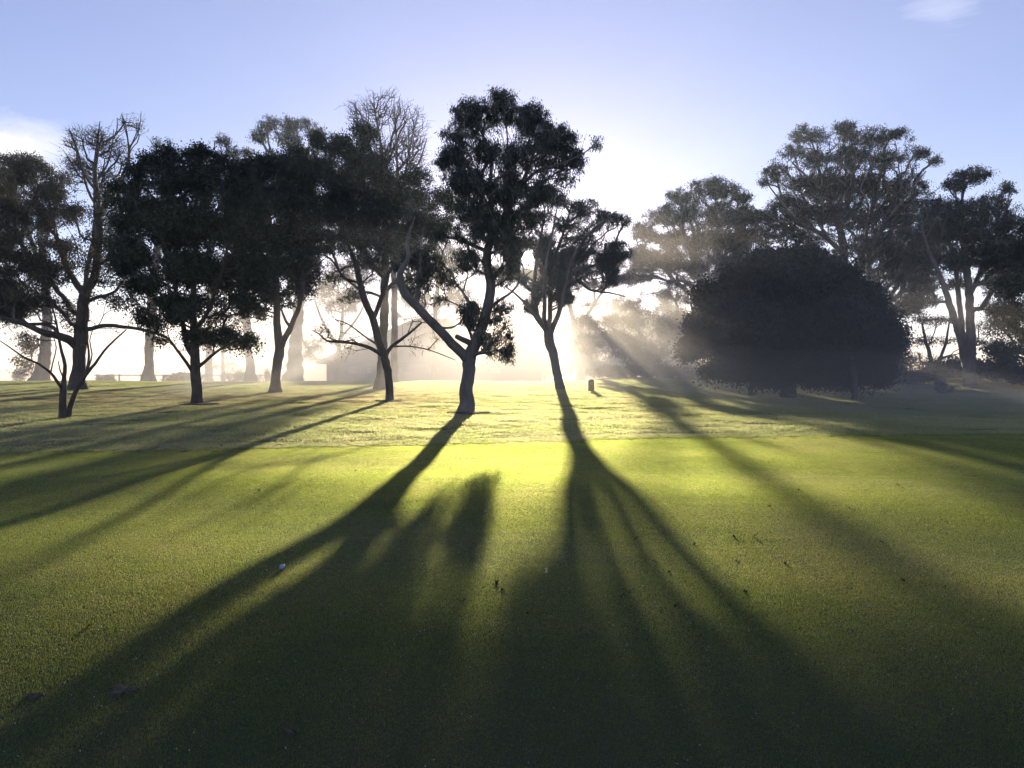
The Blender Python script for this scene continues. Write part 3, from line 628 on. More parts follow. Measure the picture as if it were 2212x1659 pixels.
tree('small_tree', 'low multi-stemmed tree with thin bare limbs nearest the left edge', 'tree', 143, ground_d(143, 904),
 [[(136, 908, 9), (136, 870, 8), (137, 840, 7), (139, 815, 4.5, .1), (141, 790, 4, .1), (134, 762, 3.4, .2), (128, 732, 2.8, .2), (120, 690, 2, .3), (110, 650, 1.2, .3)],
  [(147, 908, 7, .1), (152, 880, 5.5, .1), (162, 852, 5, .0), (180, 818, 4.2, -.1), (206, 785, 3, -.3), (226, 757, 2.4, -.4), (250, 732, 2, -.5), (273, 712, 1.4, -.6)],
  [(137, 842, 3.5), (122, 822, 3.2, -.2), (109, 805, 2.8, -.3), (84, 786, 2.3, -.5), (55, 774, 2, -.7), (28, 755, 1.5, -.8), (0, 736, 1, -1), (-20, 725, .6, -1)],
  [(110, 806, 1.6, -.3), (114, 785, 1.4, -.1), (122, 750, 1.2, 0), (114, 725, .8, .1)],
  [(187, 806, 3, -.1), (192, 770, 2.6, .1), (190, 742, 2, .2), (186, 700, 1.2, .3)],
  [(190, 800, 1.8, -.1), (199, 765, 1.5, -.2), (194, 735, 1.2, -.2), (206, 700, .8, -.2)],
  [(137, 815, 1.6), (130, 800, 1.4, .2), (126, 780, 1, .3)]],
 [(110, 690, 40, 40, .5), (40, 720, 50, 30, .3), (190, 690, 40, 36, .4), (60, 740, 40, 24, .3), (240, 720, 30, 20, .25), (30, 640, 40, 40, .4)],
 kind='brown', bark='dark', seed=9, puff=.24, tips=5, twig=.003, bare=True, nleaf=0.08, leaf=(.055, .022), npuff=1.0, bf=.2, flare=1.1, droop=.8)

# --- gum by the marker post
tree('gum_tree', 'leaning gum tree with many upright stems in front of the low sun', 'tree', 1211, ground_d(1211, 842),
 [[(1211, 842, 10), (1203, 805, 9), (1195, 770, 9.5), (1187, 738, 11), (1183, 715, 10), (1172, 700, 6), (1158, 672, 5.5, .3), (1154, 620, 4.5, .5), (1160, 560, 3.5, .6), (1172, 490, 2.4, .6), (1180, 420, 1.2, .6)],
  [(1184, 718, 6), (1176, 690, 5, -.4), (1176, 656, 4.5, -.6), (1175, 600, 3.5, -.8), (1190, 520, 2.4, -.9), (1205, 440, 1.2, -.9)],
  [(1185, 720, 6), (1188, 690, 5.5, .2), (1188, 640, 5, .2), (1190, 580, 4, .2), (1215, 510, 3, .2), (1230, 460, 1.6, .1)],
  [(1186, 728, 6), (1200, 695, 5.5, -.3), (1212, 660, 5, -.5), (1220, 620, 4.5, -.6), (1236, 560, 3.6, -.8), (1268, 510, 2.4, -1), (1300, 480, 1.2, -1.2)],
  [(1178, 712, 4), (1160, 690, 3.6, -.5), (1140, 660, 3, -.9), (1112, 634, 2, -1.2), (1090, 618, 1.2, -1.3)],
  [(1218, 630, 4, -.5), (1245, 608, 3.6, -.2), (1276, 626, 2.8, .2), (1320, 633, 1.8, .6), (1350, 640, 1, .8)],
  [(1226, 590, 3, -.6), (1262, 580, 2.6, -.4), (1300, 566, 2, -.2), (1335, 540, 1, 0)]],
 [(1180, 418, 36, 20), (1240, 520, 110, 90, .28), (1210, 590, 70, 50, .5), (1174, 548, 26, 50, 1.8), (1144, 518, 32, 20, 1.8), (1140, 594, 36, 20, 1.8), (1112, 560, 18, 34, 1.6), (1228, 640, 14, 20, 1.4), (1215, 430, 24, 18, .8), (1262, 448, 36, 24, .9), (1305, 470, 34, 26, .8), (1346, 478, 18, 20, .8), (1170, 470, 30, 22, .6), (1225, 485, 40, 22, .5), (1190, 520, 34, 24, .6), (1262, 515, 36, 22, .8), (1310, 520, 30, 20, .6),
  (1245, 550, 40, 24, .9), (1300, 562, 46, 22, .8), (1180, 572, 26, 30, 1.1), (1212, 618, 24, 38, 1.7), (1215, 650, 18, 18, 1), (1164, 620, 20, 34, 1.6), (1265, 595, 40, 22, .7), (1310, 610, 36, 18, .5), (1140, 610, 24, 16, .5), (1148, 664, 20, 28, 1.2), (1300, 590, 50, 30, .8), (1330, 545, 40, 34, .8), (1128, 560, 14, 20, .9), (1120, 510, 20, 20, .7)],
 kind='lacy', bark='pale', gap=(.1, -.12), seed=10, puff=.22, flat=.68, leaf=(.12, .032), npuff=2.20, nleaf=.68, droop=.7, tips=3, twig=.006, flare=1.2)

# --- large dark bush on the right
tree('spreading_tree', 'huge dark domed tree with foliage almost to the ground on the right', 'tree', 1703, 38.5,
 [[(1703, 850, 17), (1704, 800, 14), (1700, 740, 12), (1690, 680, 9), (1700, 620, 5)],
  [(1702, 800, 8), (1660, 745, 7, .5), (1600, 700, 5, .8)],
  [(1704, 790, 8), (1760, 740, 7, .5), (1840, 700, 5, .8)],
  [(1621, 852, 5, -.5), (1622, 810, 4.5, -.5), (1615, 770, 3.5, -.5)],
  [(1846, 868, 6.5, -1.2), (1846, 830, 6, -1.2), (1840, 780, 5, -1), (1830, 730, 3, -1)]],
 [(1660, 575, 60, 34), (1700, 700, 190, 145, .6), (1912, 715, 42, 50, 1), (1512, 722, 36, 44, 1), (1690, 806, 100, 30, .9), (1665, 560, 55, 26, 1.1), (1725, 558, 55, 26, 1.1), (1790, 588, 50, 34, 1.1), (1600, 600, 46, 36, 1.1), (1860, 640, 40, 40, 1), (1540, 640, 40, 36, 1), (1900, 810, 40, 20, .9), (1540, 800, 40, 20, .8), (1500, 700, 30, 26), (1590, 592, 34, 22), (1830, 590, 30, 24), (1893, 660, 28, 24), (1920, 752, 30, 28), (1482, 752, 22, 28), (1735, 585, 60, 36), (1600, 620, 55, 44), (1690, 640, 90, 60, 1.1), (1800, 620, 60, 44), (1545, 680, 46, 52), (1620, 710, 80, 60), (1740, 720, 100, 70), (1850, 690, 55, 54), (1520, 740, 38, 42), (1590, 775, 60, 40), (1680, 785, 80, 40), (1780, 780, 80, 42),
  (1870, 755, 60, 52), (1905, 735, 30, 46), (1885, 790, 50, 32), (1840, 815, 50, 24), (1690, 815, 70, 18, .8), (1600, 812, 50, 16, .8), (1770, 820, 50, 18, .8)],
 kind='bush', bark='dark', gap=(-.35, -.55), seed=11, puff=.5, flat=.9, leaf=(.17, .09), npuff=1.98, nleaf=1.8, droop=.1, tips=1, twig=.008, depth=.8, flare=1.1)

# --- tall gums on the right
tree('gum_tree', 'tallest gum of the right-hand group, wide umbrella crown rising behind the dark domed tree', 'tree', 1850, 56,
 [[(1850, 835, 12), (1845, 760, 11), (1838, 680, 10), (1828, 600, 9), (1822, 545, 8), (1812, 490, 6.5), (1790, 430, 5), (1770, 370, 3.5), (1755, 310, 1.8)],
  [(1845, 740, 8), (1862, 660, 7.5, .5), (1858, 580, 7, .8), (1870, 500, 6, 1), (1890, 430, 4.5, 1.2), (1905, 360, 3, 1.4), (1915, 300, 1.6, 1.5)],
  [(1850, 800, 8, 0), (1885, 720, 7, -.6), (1892, 650, 6, -.9), (1875, 570, 5, -1.1), (1900, 500, 3.6, -1.3), (1960, 420, 2.4, -1.5), (2000, 370, 1.2, -1.6)],
  [(1825, 555, 5, 0), (1780, 510, 4.4, -.8), (1725, 480, 3.4, -1.4), (1690, 440, 2, -1.8), (1660, 400, 1.2, -2)],
  [(1815, 500, 4, 0), (1835, 430, 3.4, .8), (1840, 370, 2.6, 1.1), (1835, 310, 1.6, 1.3)],
  [(1795, 440, 3, 0), (1750, 390, 2.4, .8), (1710, 350, 1.6, 1.2)]],
 [(1745, 290, 44, 24, .8), (1830, 360, 170, 90, .3), (1950, 440, 80, 70, .6), (1930, 540, 90, 70, .6), (1700, 470, 70, 50, .7), (1990, 620, 50, 60, .7), (1850, 500, 190, 90, .3), (1930, 600, 100, 80, .4), (1780, 420, 120, 60, .4), (1820, 280, 34, 20), (1880, 295, 60, 22, 1.1), (1940, 285, 28, 14, .9), (1715, 325, 30, 20, .7), (1680, 375, 36, 24, .8), (1650, 395, 18, 14, .7), (1770, 345, 44, 26, .7), (1840, 335, 50, 26, .8), (1920, 345, 44, 26, .7), (1990, 330, 22, 18, .9), (2020, 345, 20, 14, .7),
  (1740, 400, 46, 26, .9), (1810, 400, 50, 30, 1), (1880, 400, 50, 30, 1.1), (1960, 400, 50, 30, .7), (1700, 440, 40, 26, .8), (1770, 460, 55, 30, .9), (1850, 470, 55, 34, 1), (1930, 460, 50, 34, 1.1), (1660, 470, 30, 20, .5), (1740, 510, 40, 22, .6), (1900, 530, 60, 34, 1), (1830, 540, 36, 22, .5), (1950, 580, 50, 40, 1), (1880, 600, 36, 28, .5), (1900, 660, 40, 36, .6), (1960, 660, 40, 40, .9)],
 kind='gum', bark='gum', gap=(.06, -.06), gw=1.15, seed=12, puff=.32, flat=.75, leaf=(.17, .05), npuff=1.50, nleaf=0.95, droop=.5, tips=3, twig=.010)
tree('gum_tree', 'gum with two close pale trunks leaning apart, near the right edge', 'tree', 2095, 50,
 [[(2095, 815, 14), (2094, 770, 13), (2096, 700, 9), (2094, 640, 8), (2086, 570, 7), (2080, 510, 5.5), (2075, 450, 3.6), (2085, 400, 1.6)],
  [(2088, 790, 8), (2076, 740, 7.5, -.4), (2060, 685, 7, -.7), (2046, 640, 6, -.9), (2028, 590, 4.5, -1), (2005, 540, 3, -1.1), (1990, 490, 1.5, -1.2)],
  [(2082, 760, 6, -.2), (2076, 690, 5.5, .4), (2068, 620, 5, .8), (2062, 560, 4, 1), (2040, 490, 2.6, 1.2), (2030, 420, 1.4, 1.3)],
  [(2095, 640, 5, 0), (2120, 580, 4.4, .6), (2150, 510, 3, 1), (2185, 430, 1.6, 1.3)],
  [(2094, 620, 3.5, 0), (2130, 610, 3, -.8), (2170, 590, 2, -1.2)]],
 [(2100, 378, 44, 20), (2090, 520, 125, 105, .5), (2040, 470, 60, 50, .7), (2170, 560, 60, 70, .8), (1990, 520, 50, 60, .7), (2140, 470, 80, 60, .4), (2060, 400, 34, 22, .9), (2180, 405, 22, 16, .8), (2140, 440, 40, 24, .8), (2080, 450, 46, 28, .8), (2010, 450, 34, 26, .8), (2030, 500, 50, 30, 1.1), (2110, 500, 55, 32, 1.1), (2180, 490, 34, 30, 1), (2000, 550, 50, 30, 1), (2070, 560, 60, 30, 1), (2150, 550, 55, 36, 1.2), (2000, 600, 44, 28, .8), (2060, 610, 40, 22, .6), (2160, 610, 50, 30, .9), (2020, 650, 34, 20, .4), (2140, 660, 34, 22, .5), (2200, 560, 26, 50, 1)],
 kind='gum', bark='pale', gap=(.06, -.06), gw=1.15, seed=13, puff=.32, flat=.75, leaf=(.17, .05), npuff=1.50, nleaf=0.95, droop=.5, tips=3, twig=.009)
tree('gum_tree', 'round-topped hazy gum behind the left side of the dark domed tree', 'tree', 1540, 60,
 [[(1540, 830, 11), (1538, 760, 10), (1530, 690, 9.5), (1522, 640, 9), (1505, 590, 6, .4), (1490, 540, 4.6, .7), (1475, 490, 3, .9), (1470, 440, 1.4, 1)],
  [(1525, 645, 7), (1545, 600, 6, -.4), (1552, 550, 5, -.6), (1550, 490, 4, -.7), (1545, 430, 2, -.8)],
  [(1535, 700, 6), (1580, 620, 5, .5), (1590, 560, 4.4, .9), (1605, 500, 3, 1.2), (1615, 440, 1.6, 1.4)],
  [(1508, 600, 4, .4), (1460, 570, 3.6, -.6), (1415, 555, 2.6, -1.2), (1380, 530, 1.4, -1.6)],
  [(1532, 720, 4, 0), (1480, 690, 3.4, -.8), (1440, 680, 2.4, -1.3)]],
 [(1540, 405, 60, 24, 1.1), (1510, 500, 140, 95, .45), (1500, 560, 130, 50, .5), (1590, 590, 70, 50, .6), (1400, 560, 50, 34, .6), (1600, 500, 80, 70, .5), (1560, 620, 70, 50, .5), (1590, 420, 40, 24, 1), (1470, 425, 34, 20, 1), (1440, 465, 42, 26, 1), (1500, 460, 46, 26, .7), (1560, 465, 50, 28, .8), (1615, 470, 34, 30, .9), (1395, 500, 36, 26, 1), (1450, 515, 40, 24, .8), (1520, 520, 50, 28, .8), (1590, 520, 46, 30, .9), (1640, 510, 34, 26, .8),
  (1385, 550, 38, 26, .9), (1440, 570, 44, 26, .8), (1500, 580, 44, 24, .5), (1570, 570, 46, 26, .7), (1640, 555, 40, 26, .8), (1400, 600, 40, 9, .9), (1460, 610, 40, 8, .9), (1500, 650, 40, 9, .8), (1430, 636, 50, 10, .7), (1470, 630, 50, 26, .6), (1380, 575, 40, 18, .8), (1690, 500, 30, 26, .7), (1700, 550, 34, 24, .6), (1560, 630, 40, 24, .5)],
 kind='gum', bark='gum', gap=(.06, -.06), gw=1.15, seed=14, puff=.32, flat=.75, leaf=(.17, .05), npuff=1.70, nleaf=0.9, droop=.5, tips=3, twig=.010)
tree('dark_tree', 'dark leafy tree cut by the right edge of the picture', 'tree', 2230, 47,
 [[(2230, 830, 12), (2228, 740, 10), (2222, 650, 8), (2215, 570, 4)]],
 [(2200, 550, 40, 40), (2230, 500, 40, 40), (2190, 620, 46, 40), (2240, 610, 50, 60), (2180, 690, 46, 44, 1.1), (2170, 760, 40, 40, 1.1), (2240, 740, 60, 60, 1.1), (2150, 700, 22, 30, .7)],
 kind='dense', bark='dark', seed=15, puff=.6, flat=.7, leaf=(.18, .08), npuff=1.62, nleaf=1.3, droop=.2, tips=2, twig=.01)
# understorey behind
tree('bushy_tree', 'hazy leafy thicket tree between the marker post and the dark domed tree', 'tree', 1400, 54,
 [[(1400, 838, 8), (1402, 780, 7), (1395, 740, 5), (1380, 715, 3)], [(1402, 790, 5), (1440, 740, 4, .5), (1470, 700, 2, .8)], [(1398, 770, 5), (1350, 730, 4, -.5), (1310, 700, 2, -.8)]],
 [(1290, 680, 50, 36, .9), (1375, 740, 120, 80, .3), (1370, 675, 56, 36, .9), (1450, 700, 40, 44, .7), (1330, 740, 52, 36, 1), (1400, 760, 52, 30, 1.1), (1460, 780, 36, 26, .8), (1280, 740, 40, 30, .7), (1350, 785, 50, 22, .8), (1290, 785, 30, 20, .5), (1430, 800, 40, 16, .8)],
 kind='gum', bark='gum', seed=16, puff=.42, flat=.75, leaf=(.2, .07), npuff=2.20, nleaf=0.9, gap=(.2, -.06), gw=2.6, tips=2, twig=.01)
tree('bushy_tree', 'thin open tree with see-through foliage left of the two close pale trunks', 'tree', 2010, 58,
 [[(2015, 815, 5), (2012, 780, 4.5), (2000, 740, 3.6), (1992, 700, 2)], [(2014, 790, 3.5), (2040, 750, 3, -.5), (2050, 700, 1.6, -.8)], [(2013, 785, 3), (2040, 772, 2.4, .4), (2068, 765, 1.2, .6)]],
 [(2000, 690, 30, 20, .6), (2040, 690, 30, 20, .5), (2000, 735, 30, 20, .5), (2045, 735, 28, 18, .4), (2030, 775, 30, 14, .35), (1985, 775, 24, 18, .5), (2120, 740, 20, 30, .4), (2125, 700, 22, 26, .4)],
 kind='gum', bark='dark', seed=17, puff=.55, flat=.5, leaf=(.2, .06), npuff=2.00, nleaf=0.5, tips=4, twig=.009)
tree('gum_tree', 'farther hazy gum whose crown shows low behind the leaning gum in front of the sun', 'tree', 1252, 72,
 [[(1252, 834, 8), (1250, 780, 7), (1244, 720, 6), (1230, 660, 5), (1205, 610, 4), (1180, 570, 2)], [(1246, 730, 4), (1275, 670, 3.4, .6), (1310, 620, 2, 1)], [(1226, 650, 3), (1170, 620, 2.4, -.6), (1110, 600, 1.4, -1)]],
 [(1110, 592, 38, 14, 2.2), (1150, 593, 36, 14, 2.4), (1190, 592, 40, 14, 2.4), (1190, 560, 40, 26, 1.2), (1225, 582, 44, 16, 1.3), (1270, 582, 44, 14, 1.2), (1240, 550, 40, 22, .8), (1320, 570, 36, 14, .7), (1290, 655, 30, 7, .6), (1350, 600, 54, 20, .9), (1290, 612, 40, 12, .8)],
 kind='gum', bark='pale', seed=22, puff=.32, flat=.7, leaf=(.2, .06), npuff=2.20, nleaf=.95, tips=2, twig=.011, gap=(.06, -.06), gw=1.15)
tree('bushy_tree', 'dark thicket tree mostly hidden behind the dark domed tree', 'tree', 1800, 54,  # added behind the domed tree to keep the right-hand ground in shade
 [[(1800, 838, 8), (1800, 780, 7), (1790, 720, 5), (1780, 660, 3)], [(1800, 800, 5), (1860, 740, 4, .5), (1900, 690, 2, .8)], [(1798, 790, 5), (1720, 730, 4, -.5), (1670, 690, 2, -.8)]],
 [(1640, 700, 60, 40), (1720, 680, 60, 40), (1800, 690, 60, 40), (1870, 700, 60, 40), (1660, 770, 60, 36), (1760, 760, 70, 40), (1860, 770, 70, 36), (1930, 735, 44, 34), (1940, 785, 44, 26), (1700, 810, 60, 20), (1820, 810, 70, 20)],
 kind='bush', bark='dark', seed=23, puff=.6, flat=.8, leaf=(.24, .1), npuff=1.4, nleaf=1.2, tips=1, twig=.012, gap=(-.5, -.9))
tree('gum_tree', 'pale hazy gum showing between the left fork of the forked gum and the straight trunk', 'tree', 935, 64,
 [[(935, 832, 7), (937, 760, 6), (940, 690, 5), (945, 620, 4), (950, 550, 2)], [(939, 700, 4), (905, 650, 3, .5), (880, 620, 1.6, .8)], [(942, 670, 3), (975, 640, 2.4, -.6), (1005, 620, 1.2, -1)]],
 [(935, 590, 55, 44, .7), (985, 640, 40, 32, .6), (890, 640, 40, 30, .6), (940, 660, 60, 30, .5), (970, 560, 50, 40, .8), (900, 560, 50, 40, .7), (960, 700, 40, 16, .35), (860, 680, 40, 16, .3), (1060, 586, 32, 13, 1.4)],
 kind='gum', bark='pale', seed=24, puff=.42, flat=.9, leaf=(.18, .05), npuff=1.2, nleaf=.8, tips=3, twig=.009, droop=.9, gap=(.05, -.1), gw=1.6)
tree('gum_tree', 'pale hazy low tree seen left of the slim leaning trunk, under its bare limbs', 'tree', 728, 62,
 [[(728, 832, 6), (730, 770, 5), (738, 710, 4), (742, 650, 2)], [(732, 750, 4), (700, 700, 3, .5), (680, 650, 1.6, .8)], [(735, 730, 3), (770, 690, 2.4, -.6), (790, 650, 1.2, -1)]],
 [(740, 650, 50, 34, .6), (700, 640, 40, 34, .5), (775, 640, 40, 34, .6), (720, 590, 50, 36, .6), (780, 585, 50, 36, .6), (690, 740, 40, 16, .5), (660, 770, 30, 20, .5)],
 kind='brown', bark='pale', seed=25, puff=.42, flat=.8, leaf=(.18, .05), npuff=1.2, nleaf=.8, tips=3, twig=.009, gap=(.05, -.1), gw=1.6)
for k, (u, tp, w, lab) in enumerate(((1262, 662, 50, 'faint distant tree right behind the leaning gum in front of the sun'), (1352, 632, 64, 'faint distant tree behind the hazy thicket, nearer the marker post'), (1445, 636, 62, 'faint distant tree beside the left edge of the dark domed tree'), (1175, 745, 34, 'low faint distant tree just left of the leaning gum trunk'))):
    h_ = 815-tp
    tree('far_tree', lab, 'tree', u, 92+3*k, [[(u, 828, 4), (u+2, 815-h_*.4, 3), (u-4, tp+h_*.3, 1.6)], [(u+1, 800-h_*.2, 2), (u+w*.5, tp+h_*.4, 1)]],
     [(u, tp+h_*.25, w*.7, h_*.25), (u-w*.4, tp+h_*.45, w*.6, h_*.25), (u+w*.4, tp+h_*.4, w*.6, h_*.25), (u, tp+h_*.65, w, h_*.25), (u-w*.3, tp+h_*.85, w*.7, h_*.15), (u+w*.5, tp+h_*.85, w*.6, h_*.15)],
     kind='gum', bark='gum', seed=60+k, puff=.7, flat=.8, leaf=(.3, .11), npuff=1.3, nleaf=1.0, tips=1, twig=.014, gap=(.0, -.15), gw=2.2)
# far trunks on the left, pale in the haze
tree('gum_tree', 'tall hazy gum with thick pale trunk rising between the two dark trees', 'tree', 634, 58,
 [[(634, 836, 20), (636, 780, 15), (642, 700, 12), (648, 620, 11), (650, 540, 10), (640, 460, 8), (630, 390, 6), (625, 330, 3)],
  [(648, 500, 6), (672, 430, 5, .6), (680, 360, 3.6, 1), (672, 300, 1.8, 1.2)], [(636, 430, 5), (600, 370, 4, -.6), (580, 310, 2, -1)]],
 [(585, 270, 38, 20, 1), (640, 268, 40, 20, .9), (678, 285, 24, 22, 1), (560, 295, 24, 16, .9), (620, 300, 40, 22, .8), (670, 325, 34, 22, .8), (625, 345, 36, 22, .9), (580, 330, 20, 16, .5), (640, 385, 50, 26, .8), (520, 330, 24, 16, .7), (690, 520, 30, 40, .3), (700, 620, 40, 24, .3), (680, 760, 30, 20, .5)],
 kind='gum', bark='pale', gap=(.06, -.06), gw=1.15, seed=18, puff=.32, flat=.75, leaf=(.17, .05), npuff=1.30, nleaf=0.9, droop=.5, tips=3, twig=.01)
tree('gum_tree', 'hazy gum with thick pale trunk seen left of the densest dark tree', 'tree', 321, 55,
 [[(321, 830, 15), (323, 790, 9.5), (322, 760, 9), (326, 720, 10), (330, 640, 9), (340, 540, 8), (355, 440, 6), (360, 360, 4), (370, 320, 2)],
  [(335, 580, 5), (300, 500, 4, .6), (290, 420, 3, 1), (300, 360, 1.5, 1.2)], [(350, 470, 5), (420, 400, 4, -.6), (480, 340, 2, -1)]],
 [(350, 310, 30, 18, .7), (400, 330, 34, 20, .6), (480, 305, 28, 16, .9), (500, 330, 26, 18, .8), (330, 350, 36, 22, .6), (470, 350, 36, 22, .7), (380, 390, 50, 30, .7), (300, 420, 36, 28, .6), (324, 752, 12, 14, .8)],
 kind='gum', bark='pale', gap=(.06, -.06), gw=1.15, seed=19, puff=.32, flat=.75, leaf=(.17, .05), npuff=1.10, nleaf=0.85, droop=.5, tips=3, twig=.01)
tree('gum_tree', 'hazy gum with broad tapering trunk at the far left behind the thin bare limbs', 'tree', 88, 52,
 [[(86, 832, 18), (93, 790, 13), (100, 740, 11), (102, 690, 10), (98, 600, 9), (90, 520, 7), (80, 440, 5), (70, 380, 3)],
  [(98, 600, 5), (60, 500, 4, .5), (30, 420, 3, .8)], [(92, 540, 5), (120, 450, 4, -.5), (140, 390, 2, -.8)]],
 [(20, 345, 28, 20, 1), (60, 345, 34, 18, 1.1), (100, 365, 34, 18, 1), (140, 385, 24, 18, .8), (40, 380, 50, 24, 1), (110, 410, 40, 24, .8), (0, 380, 40, 30, 1), (130, 450, 30, 30, .8), (40, 430, 50, 34, 1), (60, 740, 30, 34, .6), (60, 790, 24, 20, .5), (38, 770, 20, 20, .4)],
 kind='brown', bark='pale', seed=20, puff=.58, flat=.6, leaf=(.22, .065), npuff=1.60, nleaf=0.85, droop=.5, tips=3, twig=.01)
tree('gum_tree', 'pale hazy trunk between the densest dark tree and the low-forked tree', 'tree', 541, 56,
 [[(542, 830, 14), (541, 790, 9), (536, 740, 8.5), (532, 690, 9), (530, 600, 8), (525, 500, 6), (520, 420, 4)], [(531, 640, 4), (550, 560, 3.4, .5), (560, 480, 2, .8)]],
 [(520, 420, 40, 30, .6), (550, 470, 40, 30, .6), (500, 500, 36, 30, .5), (515, 690, 22, 18, .5), (540, 330, 22, 16, .8)],
 kind='gum', bark='pale', gap=(.06, -.06), gw=1.15, seed=21, puff=.32, flat=.75, leaf=(.17, .05), npuff=1.10, nleaf=0.8, tips=3, twig=.01)
for k, (u, w, lab) in enumerate(((452, 7, 'faint slender trunk in the haze just right of the densest dark tree'), (482, 3.6, 'faintest thin trunk in the haze, between the densest dark tree and a broader pale trunk'))):
    tree('far_tree', lab, 'tree', u, 64+4*k, [[(u, 830, w*1.3), (u-1, 770, w), (u+2, 700, w*.9), (u+4, 600, w*.6), (u, 500, w*.3)]],
     [(u+18, 790, 14, 12, .5), (u, 620, 30, 30, .6), (u+10, 560, 30, 30, .6), (u+22, 760, 12, 10, .4)], kind='gum', bark='pale', seed=30+k, puff=.6, leaf=(.22, .07), nleaf=0.6, tips=2, twig=.01)
print('leaves', NLEAF)

# ------------------------------------------------------------------ low shrubs and hedge on the horizon
def shrub(name, label, u, v, d, ru, rv, kind='gum', seed=0, n=900, leaf=(.16, .07), cat='shrub', dep=1.0):
    rg = np.random.default_rng(seed+500); s = d/FPX
    x = (u-1106)/FPX*d; z0 = float(hgt(x, d)); o = np.array((x, d, z0)); root = empty(name, o); tag(root, label, cat)
    H = max(.3, 2*rv*s); Rx = ru*s
    C = np.column_stack([rg.uniform(-.8, .8, 14)*Rx, rg.uniform(-.5, .5, 14)*Rx*dep, rg.uniform(.3, .8, 14)*H])
    A = np.tile(np.array((0, 0, -.05)), (14, 1))
    v_, f_ = frusta(A, C, np.full(14, .03), np.full(14, .01), 5)
    mesh_np('stem', v_, f_, BARK['dark'], root)
    ci = rg.integers(0, 14, n); dv = rg.normal(0, 1, (n, 3)); dv /= np.linalg.norm(dv, axis=1)[:, None]
    env = 1-.45*(np.abs(C[ci, 0])/Rx)**2
    pos = C[ci]*np.column_stack([np.ones(n), np.ones(n), env])+dv*(rg.random(n)**.5)[:, None]*np.array((min(Rx*.4, .9), min(Rx*.4, .9), H*.38))
    pos[:, 2] = np.maximum(pos[:, 2], .02)
    D = rg.normal(0, 1, (n, 3)); D /= np.linalg.norm(D, axis=1)[:, None]; S = np.cross(D, rg.normal(0, 1, (n, 3))); S /= np.linalg.norm(S, axis=1)[:, None]
    l = leaf[0]*rg.uniform(.6, 1.2, (n, 1)); w = leaf[1]*rg.uniform(.6, 1.2, (n, 1))
    V = np.stack([pos, pos+D*l*.4+S*w*.5, pos+D*l, pos+D*l*.4-S*w*.5], 1).reshape(-1, 3); b = np.arange(n)*4
    mesh_np('foliage', V, np.stack([b, b+1, b+2, b+3], -1), LEAF[kind], root)
    return root
shrub('shrub', 'low hazy shrub on the horizon right of the thick knobbly trunk', 226, 815, 60, 24, 9, seed=1, n=1500)
shrub('shrub', 'wide hazy mound of shrub behind the densest dark trunk', 400, 812, 60, 46, 11, seed=2, n=3200)
shrub('shrub', 'small hazy shrub below the far-left hazy gum', 40, 812, 60, 16, 14, seed=3, n=900)
shrub('shrub', 'feathery hazy shrub just left of the low-forked tree', 572, 795, 60, 14, 16, seed=4, n=600)
shrub('shrub', 'pale hazy shrub under the pale trunk between the dark trees', 505, 800, 62, 28, 16, seed=5, n=1200)
shrub('shrub', 'straw-coloured tussock beside the right foot of the dark domed tree', 2035, 800, 44, 20, 14, kind='brown', seed=6, n=1500, leaf=(.2, .03))
hed = [(2150, 812, 52, 75, 26), (2060, 815, 54, 60, 22), (2240, 812, 50, 60, 28), (1975, 822, 52, 50, 18)]
hl = ['long low dark hedge shrub under the two close pale trunks', 'low dark shrub left of the two close pale trunks', 'low dark shrub cut by the right edge', 'low dark shrub behind the right foot of the dark domed tree']
for k, (u, v, d, ru, rv) in enumerate(hed): shrub('shrub', hl[k], u, v, d, ru, rv, 'bush', 20+k, 7000, (.2, .1))
for k, (u, w, lab) in enumerate(((1330, 60, 'low hazy shrub line right behind the marker post'), (1450, 60, 'low hazy shrubs between the marker post and the dark domed tree'), (1560, 60, 'low hazy shrubs behind the left edge of the dark domed tree'))):
    shrub('shrub', lab, u, 810, 56, w, 14, 'gum', 40+k, 4500, (.2, .09))

# ------------------------------------------------------------------ clubhouse behind the crest
M_roof = plain_mat('roof_tile', (.075, .06, .055), .8, .25, 20); M_wall = plain_mat('brick_wall', (.20, .14, .11), .85, .2, 12)
M_white = plain_mat('white_paint', (.75, .75, .74), .5, .05); M_glass = plain_mat('window_glass', (.55, .58, .62), .15, .05)
def prism(name, V, F, mat, parent):
    me = bpy.data.meshes.new(name); me.from_pydata(V, [], F); me.materials.append(mat); me.update()
    o = bpy.data.objects.new(name, me); col.objects.link(o); o.parent = parent; return o
def box(name, a, b, mat, parent):
    x0, y0, z0 = a; x1, y1, z1 = b
    return prism(name, [(x0, y0, z0), (x1, y0, z0), (x1, y1, z0), (x0, y1, z0), (x0, y0, z1), (x1, y0, z1), (x1, y1, z1), (x0, y1, z1)],
                 [(0, 3, 2, 1), (4, 5, 6, 7), (0, 1, 5, 4), (1, 2, 6, 5), (2, 3, 7, 6), (3, 0, 4, 7)], mat, parent)
def hip(name, x0, x1, y0, y1, z0, z1, rx0, rx1, mat, parent, t=.18):
    ym = (y0+y1)/2
    V = [(x0, y0, z0), (x1, y0, z0), (x1, y1, z0), (x0, y1, z0), (x0, y0, z0+t), (x1, y0, z0+t), (x1, y1, z0+t), (x0, y1, z0+t), (rx0, ym, z1), (rx1, ym, z1)]
    return prism(name, V, [(0, 3, 2, 1), (0, 1, 5, 4), (1, 2, 6, 5), (2, 3, 7, 6), (3, 0, 4, 7), (4, 5, 9, 8), (5, 6, 9), (6, 7, 8, 9), (7, 4, 8)], mat, parent)
HD = 74.0; hs = HD/FPX; hx = (940-1106)*hs; hz = float(hgt(hx, HD+4))
